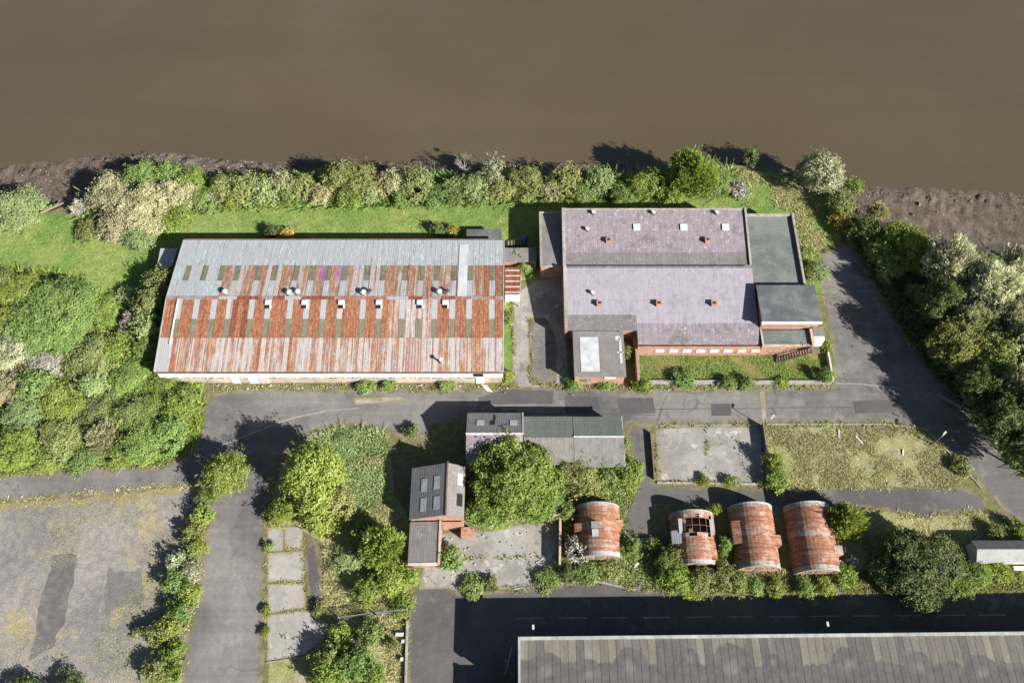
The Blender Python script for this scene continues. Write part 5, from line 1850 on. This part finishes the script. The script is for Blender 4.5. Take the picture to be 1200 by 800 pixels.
for a in (('lime', 'dome', 205, 480, 21, 3.4, 'yellow-green bush at the right tip of the left thicket'),
          ('fresh', 'dome', 200, 505, 22, 3.6, 'green bush at the lower right tip of the left thicket'),
          ('fresh', 'dome', 165, 518, 24, 3.8, 'green bush above the west road, right of the cream one'),
          ('cream', 'spiky', 118, 512, 18, 3.6, 'whitish flowering bush above the west road'),
          ('olive', 'dome', 70, 515, 27, 4.0, 'olive bush above the west road, left of the flowering one'),
          ('lime', 'dome', 20, 525, 27, 3.8, 'yellow-green bush above the west road at the left edge'),
          ('green', 'dome', 100, 536, 18, 2.4, 'low green bush on the verge of the west road, in the middle'),
          ('lime', 'dome', 55, 540, 17, 2.2, 'low yellow-green bush on the verge of the west road, further left'),
          ('lime', 'dome', 140, 533, 16, 2.2, 'low yellow-green bush on the verge of the west road, further right'),
          ('green', 'dome', 216, 465, 14, 2.4, 'low green bush under the near left corner of the rusty shed'),
          ('sage', 'dome', 108, 452, 18, 4.2, 'sage bush between the olive-brown tree and the middle of the thicket'),
          ('green', 'dome', 40, 452, 19, 4.6, 'green bush in the thicket beside the cream-flecked tree'),
          ('dark', 'dome', 75, 338, 14, 4.0, 'dark bush at the top of the domed green tree'),
          ('lime', 'flat', 125, 365, 22, 1.6, 'low spreading yellow-green patch right of the domed green tree'),
          ('sage', 'dome', 150, 345, 12, 1.8, 'small sage bush on the grass left of the rusty shed')):
    bush(*a, LW)
for a in (('olive', 'dome', 190, 330, 20, 5.0, 'olive bush against the left end of the rusty shed, topmost'),
          ('olive', 'dome', 178, 355, 20, 5.0, 'olive bush against the left end of the rusty shed, second from the top'),
          ('sage', 'dome', 174, 383, 20, 4.6, 'sage bush against the left end of the rusty shed, third from the top'),
          ('green', 'dome', 170, 408, 16, 3.8, 'green bush against the left end of the rusty shed, lowest'),
          ('grey', 'spiky', 152, 378, 11, 2.6, 'grey twiggy bush in the shade left of the rusty shed')):
    bush(*a, 'bushes at the left end of the rusty shed')
# behind the long shed
bush('dark', 'dome', 318, 271, 9, 2.2, 'dark bush behind the rusty shed next to a yellow one')
bush('orange', 'dome', 336, 274, 10, 1.9, 'yellow bush behind the left half of the rusty shed')
bush('dark', 'dome', 513, 269, 8, 2.0, 'dark bush behind the rusty shed near the flat-roofed annexe')
bush('orange', 'dome', 531, 271, 8, 1.9, 'yellow bush close to the flat-roofed annexe behind the rusty shed')
# weeds along the fronts
for a in (('green', 'dome', 429, 451, 11, 1.5, 'green weed clump at the front of the rusty shed, left of a near pair'),
          ('green', 'dome', 455, 451, 9, 1.3, 'green weed clump at the front of the rusty shed, right of a near pair'),
          ('green', 'flat', 523, 450, 10, 1.0, 'green weed clump at the front of the rusty shed, near its right end'),
          ('lime', 'dome', 594, 440, 8, 1.4, 'yellow-green clump at the near right corner of the rusty shed'),
          ('green', 'dome', 596, 373, 8, 1.8, 'green bush in the alley by the end of the rusty shed'),
          ('green', 'dome', 615, 313, 9, 2.6, 'green bush by the rusty store in the alley'),
          ('sage', 'dome', 605, 302, 8, 2.5, 'sage bush growing over the lean-to roof edge'),
          ('green', 'flat', 672, 449, 9, 1.0, 'green weeds at the left foot of the front annexe'),
          ('green', 'flat', 711, 449, 10, 1.0, 'green weeds at the right foot of the front annexe'),
          ('green', 'tall', 736, 413, 7, 2.2, 'green bush in the passage beside the front annexe'),
          ('lime', 'dome', 753, 450, 10, 1.8, 'lime clump at the left front corner of the courtyard lawn'),
          ('green', 'dome', 803, 443, 13, 1.6, 'broad green clump at the front wall of the courtyard lawn'),
          ('green', 'dome', 855, 449, 9, 1.6, 'left of two dark green clumps at the courtyard front wall'),
          ('green', 'dome', 874, 448, 9, 1.6, 'right of two dark green clumps at the courtyard front wall'),
          ('lime', 'flat', 917, 449, 7, .8, 'little clump at the courtyard front wall toward its right end'),
          ('green', 'tall', 969, 440, 9, 2.4, 'dark green bush at the front right corner of the courtyard'),
          ('lime', 'dome', 967, 405, 8, 1.6, 'lime bush beside the foot of the white porch'),
          ('green', 'dome', 886, 386, 4, 3.2, 'small plant growing in the gutter beside the square block'),
          ('olive', 'dome', 484, 505, 8, 1.8, 'yellow-green bush on the road edge beside the big dark shadow')):
    bush(*a, 'weeds along the building fronts')
# the island, the hedge beside the side road
tree('lime', 'round', 263, 556, 28, 6.0, 'round lime-green tree alone beside the side road', lift=1.2)
for a in (('green', 'dome', 238, 586, 10, 1.8, 'green bush directly under the round lime tree'),
          ('lime', 'dome', 237, 603, 13, 2.4, 'lime bush of the side road hedge, second from the top'),
          ('olive', 'dome', 226, 625, 13, 2.2, 'olive bush of the side road hedge above the grey ones'),
          ('lime', 'dome', 230, 642, 12, 2.2, 'lime bush of the side road hedge just above the grey ones'),
          ('silver', 'dome', 206, 657, 12, 2.4, 'silvery bush of the side road hedge, left of a pair'),
          ('silver', 'dome', 224, 668, 13, 2.4, 'silvery bush of the side road hedge, right of a pair'),
          ('green', 'dome', 204, 682, 14, 2.6, 'green bush below the silvery pair'),
          ('lime', 'dome', 222, 695, 13, 2.2, 'lime bush right below the silvery pair'),
          ('green', 'dome', 210, 715, 15, 2.4, 'green bush in the lower middle of the side road hedge'),
          ('lime', 'dome', 198, 736, 14, 2.4, 'yellowish bush in the lower part of the side road hedge'),
          ('olive', 'dome', 183, 745, 13, 2.4, 'olive bush left in the lower part of the side road hedge'),
          ('lime', 'dome', 203, 762, 14, 2.4, 'lime bush second from the bottom of the side road hedge'),
          ('olive', 'dome', 183, 785, 15, 2.8, 'olive bush at the bottom left of the side road hedge'),
          ('lime', 'dome', 200, 792, 12, 2.2, 'lime bush at the very bottom of the side road hedge'),
          ('olive', 'flat', 160, 741, 6, 1.2, 'tiny bush by itself left of the side road hedge'),
          ('dark', 'dome', 28, 812, 20, 2.6, 'dark bush at the bottom left corner of the photo'),
          ('dark', 'dome', 78, 812, 20, 2.6, 'dark bush at the bottom edge right of the corner one')):
    bush(*a, 'bushes beside the side road')
tree('lime', 'round', 365, 556, 36, 9.0, 'large lime-olive tree throwing a long shadow across the road', lift=1.4, sx=.92, sy=1.15)
for a in (('lime', 'dome', 332, 598, 17, 3.6, 'lime bush at the lower left foot of the large lime-olive tree'),
          ('lime', 'dome', 372, 602, 24, 4.6, 'lime bush at the foot of the large lime-olive tree, in the middle'),
          ('olive', 'dome', 396, 585, 21, 4.6, 'olive bush at the right side of the large lime-olive tree'),
          ('sage', 'flat', 402, 518, 14, 0.8, 'low straw-coloured bramble at the top of the island'),
          ('sage', 'flat', 410, 655, 18, 1.3, 'pale low bramble left of the yellow-leaved tree'),
          ('green', 'dome', 425, 618, 11, 2.0, 'green bush just above the yellow-leaved tree')):
    bush(*a, SB)
tree('lime', 'spiky', 445, 640, 24, 5.6, 'yellow-leaved tree left of the low striped shed', lift=.6)
for a in (('lime', 'dome', 432, 690, 17, 2.8, 'yellow bush under the yellow-leaved tree'),
          ('lime', 'dome', 458, 680, 20, 3.4, 'yellow-green bush right under the yellow-leaved tree'),
          ('lime', 'tall', 483, 678, 10, 2.6, 'narrow lime bush at the left edge of the lower yard'),
          ('olive', 'dome', 375, 713, 8, 1.4, 'small olive bush at the corner of the lowest bay slab'),
          ('lime', 'flat', 470, 705, 15, 1.2, 'low lime patch above the railing fence'),
          ('green', 'dome', 436, 742, 15, 2.6, 'green bush below the railing fence'),
          ('lime', 'dome', 398, 742, 12, 2.6, 'lime bush left below the railing fence'),
          ('olive', 'dome', 385, 765, 15, 3.0, 'olive bush right of the lowest bay slab'),
          ('lime', 'dome', 385, 792, 20, 3.6, 'lime bush at the bottom edge, left of the scrub'),
          ('green', 'dome', 415, 778, 22, 3.8, 'green bush at the bottom edge in the middle of the scrub'),
          ('lime', 'dome', 438, 792, 17, 3.2, 'lime bush at the bottom edge, right in the scrub'),
          ('dark', 'dome', 459, 757, 6, 1.4, 'small dark bush beside the concrete blocks'),
          ('green', 'flat', 315, 640, 6, .9, 'tiny weed tuft at the left side of the second bay slab'),
          ('lime', 'flat', 312, 716, 6, .9, 'tiny weed tuft between the lower two bay slabs'),
          ('lime', 'flat', 312, 741, 6, .9, 'tiny weed tuft at the left side of the lowest bay slab'),
          ('green', 'dome', 529, 653, 15, 2.6, 'rounded dark green bush against the low striped shed')):
    bush(*a, SB)
# around the middle buildings
tree('lime', 'dome', 604, 560, 52, 8.5, 'largest tree in the middle, bright green crown over the workshop roof', lift=.8)
for a in (('fresh', 'dome', 574, 595, 26, 4.6, 'bright bush at the left foot of the big middle tree'),
          ('green', 'dome', 632, 588, 26, 4.6, 'green bush at the right foot of the big middle tree'),
          ('olive', 'dome', 680, 555, 26, 4.2, 'olive bush in front of the ribbed shed roof'),
          ('green', 'dome', 712, 560, 17, 3.4, 'green bush in front of the right end of the ribbed shed'),
          ('lime', 'dome', 737, 554, 19, 3.6, 'lime bush at the right corner of the ribbed shed'),
          ('green', 'tall', 733, 517, 7, 2.4, 'narrow green bush against the right end of the green shed'),
          ('green', 'dome', 665, 600, 12, 2.4, 'green bush between the yard wall and the leftmost curved hut'),
          ('grey', 'dome', 674, 643, 14, 2.8, 'grey-twigged bush at the near left corner of the leftmost curved hut'),
          ('dark', 'dome', 663, 668, 10, 1.8, 'dark green bush at the foot of the yard wall'),
          ('green', 'flat', 690, 670, 15, 1.2, 'low green growth in front of the leftmost curved hut'),
          ('olive', 'flat', 715, 668, 13, 1.0, 'low olive growth in front of the leftmost curved hut, by the lamp'),
          ('green', 'dome', 737, 641, 14, 2.6, 'green bush between the leftmost curved hut and the lane'),
          ('green', 'dome', 764, 640, 8, 1.8, 'small green bush across the lane from the leftmost curved hut'),
          ('olive', 'dome', 786, 655, 16, 3.2, 'olive bush at the near left corner of the broken hut'),
          ('green', 'dome', 848, 640, 9, 2.8, 'dark green bush squeezed between the broken hut and the next one'),
          ('lime', 'dome', 838, 599, 7, 2.0, 'small lime bush behind the gap right of the broken hut'),
          ('green', 'flat', 555, 687, 14, 1.1, 'green weeds at the front edge of the cracked yard, left'),
          ('olive', 'flat', 575, 684, 9, 1.2, 'olive weeds at the front edge of the cracked yard, middle'),
          ('green', 'flat', 640, 678, 14, 1.1, 'green weeds at the front edge of the cracked yard, right')):
    bush(*a, 'bushes round the middle buildings')
for i, a in enumerate((('lime', 'dome', 796, 680, 18, 3.0, 'lime-olive bush, leftmost of the row in front of the broken hut'),
          ('olive', 'dome', 822, 679, 17, 3.2, 'olive bush in front of the middle of the broken hut'),
          ('olive', 'dome', 846, 674, 17, 3.4, 'tall olive bush in front of the right side of the broken hut'),
          ('lime', 'dome', 813, 690, 12, 1.8, 'small lime bush at the road edge under the broken hut'),
          ('olive', 'dome', 866, 684, 13, 2.4, 'olive bush at the near left corner of the intact hut'),
          ('green', 'dome', 886, 689, 10, 1.5, 'green bush in front of the intact hut'),
          ('lime', 'dome', 908, 690, 10, 1.5, 'lime bush in front of the gap between the two right huts'),
          ('green', 'dome', 945, 688, 11, 1.6, 'green bush in front of the rightmost hut'),
          ('lime', 'dome', 968, 688, 11, 1.6, 'lime bush in front of the near right corner of the rightmost hut'),
          ('lime', 'dome', 990, 674, 13, 2.4, 'lime bush right of the near corner of the rightmost hut'))):
    bush(*a, 'bushes along the front of the huts')
bush('lime', 'spiky', 992, 611, 20, 4.6, 'bright lime feathery bush against the right side of the rightmost hut')
tree('dark', 'dome', 1078, 662, 46, 7.6, 'large dark green tree between the rightmost hut and the metal cabin', lift=.6)
for a in (('green', 'dome', 1122, 678, 20, 3.2, 'green bush at the right foot of the large dark tree'),
          ('lime', 'dome', 1147, 674, 17, 2.6, 'lime bush at the near left corner of the metal cabin'),
          ('lime', 'flat', 1172, 668, 14, 1.4, 'low lime growth along the front of the metal cabin'),
          ('dark', 'dome', 1040, 645, 16, 3.4, 'dark bush in the shade at the left of the large dark tree'),
          ('lime', 'dome', 1193, 619, 10, 2.2, 'yellow-lime bush behind the metal cabin at the right edge'),
          ('olive', 'dome', 1166, 622, 10, 1.8, 'olive bush behind the metal cabin'),
          ('olive', 'flat', 1128, 545, 12, 1.4, 'low olive growth at the edge of the dry plot beside the bend'),
          ('lime', 'tall', 907, 541, 12, 3.0, 'narrow lime bush at the right edge of the concrete pad, upper'),
          ('lime', 'dome', 910, 563, 13, 2.4, 'lime bush at the right edge of the concrete pad, lower'),
          ('lime', 'flat', 825, 562, 7, 1.0, 'tiny lime bush at the lower edge of the concrete pad, left'),
          ('lime', 'dome', 859, 564, 8, 1.2, 'small lime bush at the lower edge of the concrete pad, right')):
    bush(*a, SB)

# ------------------------------------------------------------------ grass, weeds: nobody could count them
SHED_AREAS = [[(205, 283), (592, 281), (592, 452), (180, 452)], [(540, 268), (590, 268), (590, 284), (540, 284)]]
blades('grass', [(-20, 262), (105, 252), (240, 238), (600, 232), (780, 230), (860, 204), (905, 204), (950, 228), (985, 246), (985, 282), (962, 296),
                 (955, 340), (935, 330), (925, 245), (640, 242), (635, 250), (600, 290), (590, 268), (545, 268), (545, 284), (205, 284), (180, 330), (140, 420), (115, 350), (60, 320), (-20, 315)],
       42000, 'grass', (.04, .14), .06, 1)
blades('grass', [(860, 200), (905, 204), (950, 228), (985, 246), (985, 282), (962, 296), (952, 345), (942, 320), (930, 248), (870, 242)], 9000, 'straw', (.1, .4), .07, 2, (0.15, -0.1))
blades('grass', [(748, 418), (945, 418), (952, 408), (968, 408), (973, 446), (750, 446)], 9000, 'grass', (.05, .16), .06, 3, (0.2, -0.25))
blades('dry_grass', DRY, 16000, 'straw', (.06, .25), .05, 4, (0.18, -0.15))
blades('dry_grass', [(985, 598), (1085, 608), (1158, 600), (1200, 628), (1200, 690), (985, 690)], 9000, 'straw', (.06, .25), .05, 5, (0.2, -0.1))
blades('rough_grass', [(372, 512), (405, 503), (448, 508), (456, 530), (462, 600), (400, 600), (398, 530)], 9000, 'sage', (.15, .6), .1, 61, (0.3, -0.1))
blades('dry_grass', [(362, 512), (405, 503), (448, 508), (456, 560), (460, 600), (440, 625), (400, 620), (395, 540), (366, 520)], 9000, 'straw', (.08, .35), .06, 6, (0.3, -0.3))
blades('dry_grass', [(380, 620), (470, 600), (484, 690), (474, 800), (360, 800), (385, 750), (378, 700)], 15000, 'straw', (.08, .35), .06, 7, (0.25, -0.3))
blades('dry_grass', [(0, 594), (190, 576), (236, 572), (244, 600), (234, 645), (214, 720), (196, 800), (0, 800)], 15000, 'straw', (.03, .1), .045, 8, (0.09, 0.13))
blades('undergrowth', [(-20, 318), (60, 318), (120, 345), (160, 420), (196, 450), (240, 452), (236, 505), (222, 528), (190, 543), (100, 546), (-20, 554)], 30000, 'lime', (.2, .8), .12, 9, (0.2, -0.35))
blades('undergrowth', [(90, 255), (120, 215), (160, 205), (250, 211), (400, 206), (600, 207), (780, 204), (860, 196), (862, 228), (600, 240), (240, 245), (160, 285)], 22000, 'grass', (.3, 1.0), .15, 10)
blades('undergrowth', [(990, 240), (1015, 276), (1080, 290), (1140, 305), (1260, 300), (1260, 600), (1190, 545), (1130, 472), (1085, 424), (1050, 372), (1025, 328), (1005, 288)], 22000, 'dark', (.3, 1.0), .16, 11)
blades('undergrowth', [(640, 545), (730, 540), (752, 565), (735, 600), (732, 650), (760, 655), (770, 690), (745, 688), (700, 676), (650, 684), (656, 606), (660, 590)], 12000, 'olive', (.1, .4), .08, 12, (0.3, -0.2))
blades('undergrowth', [(775, 655), (790, 648), (850, 660), (860, 672), (990, 675), (1040, 660), (1200, 660), (1200, 691), (1000, 692), (800, 693), (770, 688)], 12000, 'olive', (.1, .45), .08, 13, (0.3, -0.3))
# ragged weeds growing along kerbs, joints and wall feet
rng = np.random.default_rng(3)


def weeds(kind, lines, dens, spread, h, seed, w=.065):
    rg_ = np.random.default_rng(seed)
    pts = []
    for L in lines:
        for a, b in zip(L, L[1:]):
            A_, B_ = np.array(at(*a)[:2]), np.array(at(*b)[:2])
            ln = np.linalg.norm(B_ - A_)
            n = int(ln * dens)
            t = rg_.uniform(0, 1, n)
            p = A_ + (B_ - A_) * t[:, None] + rg_.normal(size=(n, 2)) * spread
            g = np.array([fnoise(q[0], q[1], .45, seed) for q in p])
            pts.append(p[g > -0.02])
    P = np.concatenate(pts)
    m = len(P)
    hh = rg_.uniform(h[0], h[1], m)
    a = rg_.uniform(0, 6.283, m)
    d = np.stack([np.cos(a), np.sin(a), np.zeros(m)], 1) * (w * rg_.uniform(.6, 1.5, m))[:, None]
    base = np.column_stack([P, np.full(m, 0.0)])
    top = np.column_stack([P + rg_.normal(size=(m, 2)) * .18, hh])
    tone = np.clip(.5 + rg_.normal(size=m) * .25, 0, 1)
    me = quads_mesh('weeds', base - d, base + d, top + d * .6, top - d * .6, tone, FOL[kind])
    o = bpy.data.objects.new('weeds', me)
    COL.objects.link(o)
    o['kind'] = 'stuff'


weeds('olive', [[(240, 456), (300, 454), (600, 454)], [(650, 453), (780, 454), (973, 451)], [(236, 478), (234, 505), (222, 530), (190, 545), (100, 548), (0, 556)],
                [(897, 498), (1035, 498), (1083, 504), (1116, 536), (1150, 574)], [(602, 692), (690, 680), (745, 691), (1000, 693), (1200, 691)]], 34, .34, (.06, .32), 21)
weeds('straw', [[(0, 588), (100, 580), (190, 571), (236, 567), (246, 598), (238, 645), (222, 718), (206, 790)], [(900, 571), (1000, 570), (1120, 571)], [(985, 597), (1085, 606), (1150, 600)],
                [(448, 508), (405, 499), (366, 508), (336, 530), (320, 562), (312, 604)]], 30, .45, (.04, .2), 22)
weeds('olive', [[(313, 619), (353, 616)], [(313, 646), (354, 643), (355, 682), (314, 682), (313, 646)], [(314, 718), (360, 713)], [(356, 616), (357, 700)], [(313, 774), (356, 768), (384, 750)], [(311, 618), (311, 774)]], 16, .12, (.04, .2), 23, .07)
weeds('olive', [[(768, 500), (894, 498)], [(769, 500), (771, 564)], [(771, 565), (897, 567)], [(828, 500), (829, 565)], [(600, 350), (604, 452)], [(622, 372), (622, 450)], [(545, 690), (600, 688), (657, 686)], [(515, 655), (657, 652)], [(600, 452), (662, 452)]], 22, .16, (.05, .35), 24)
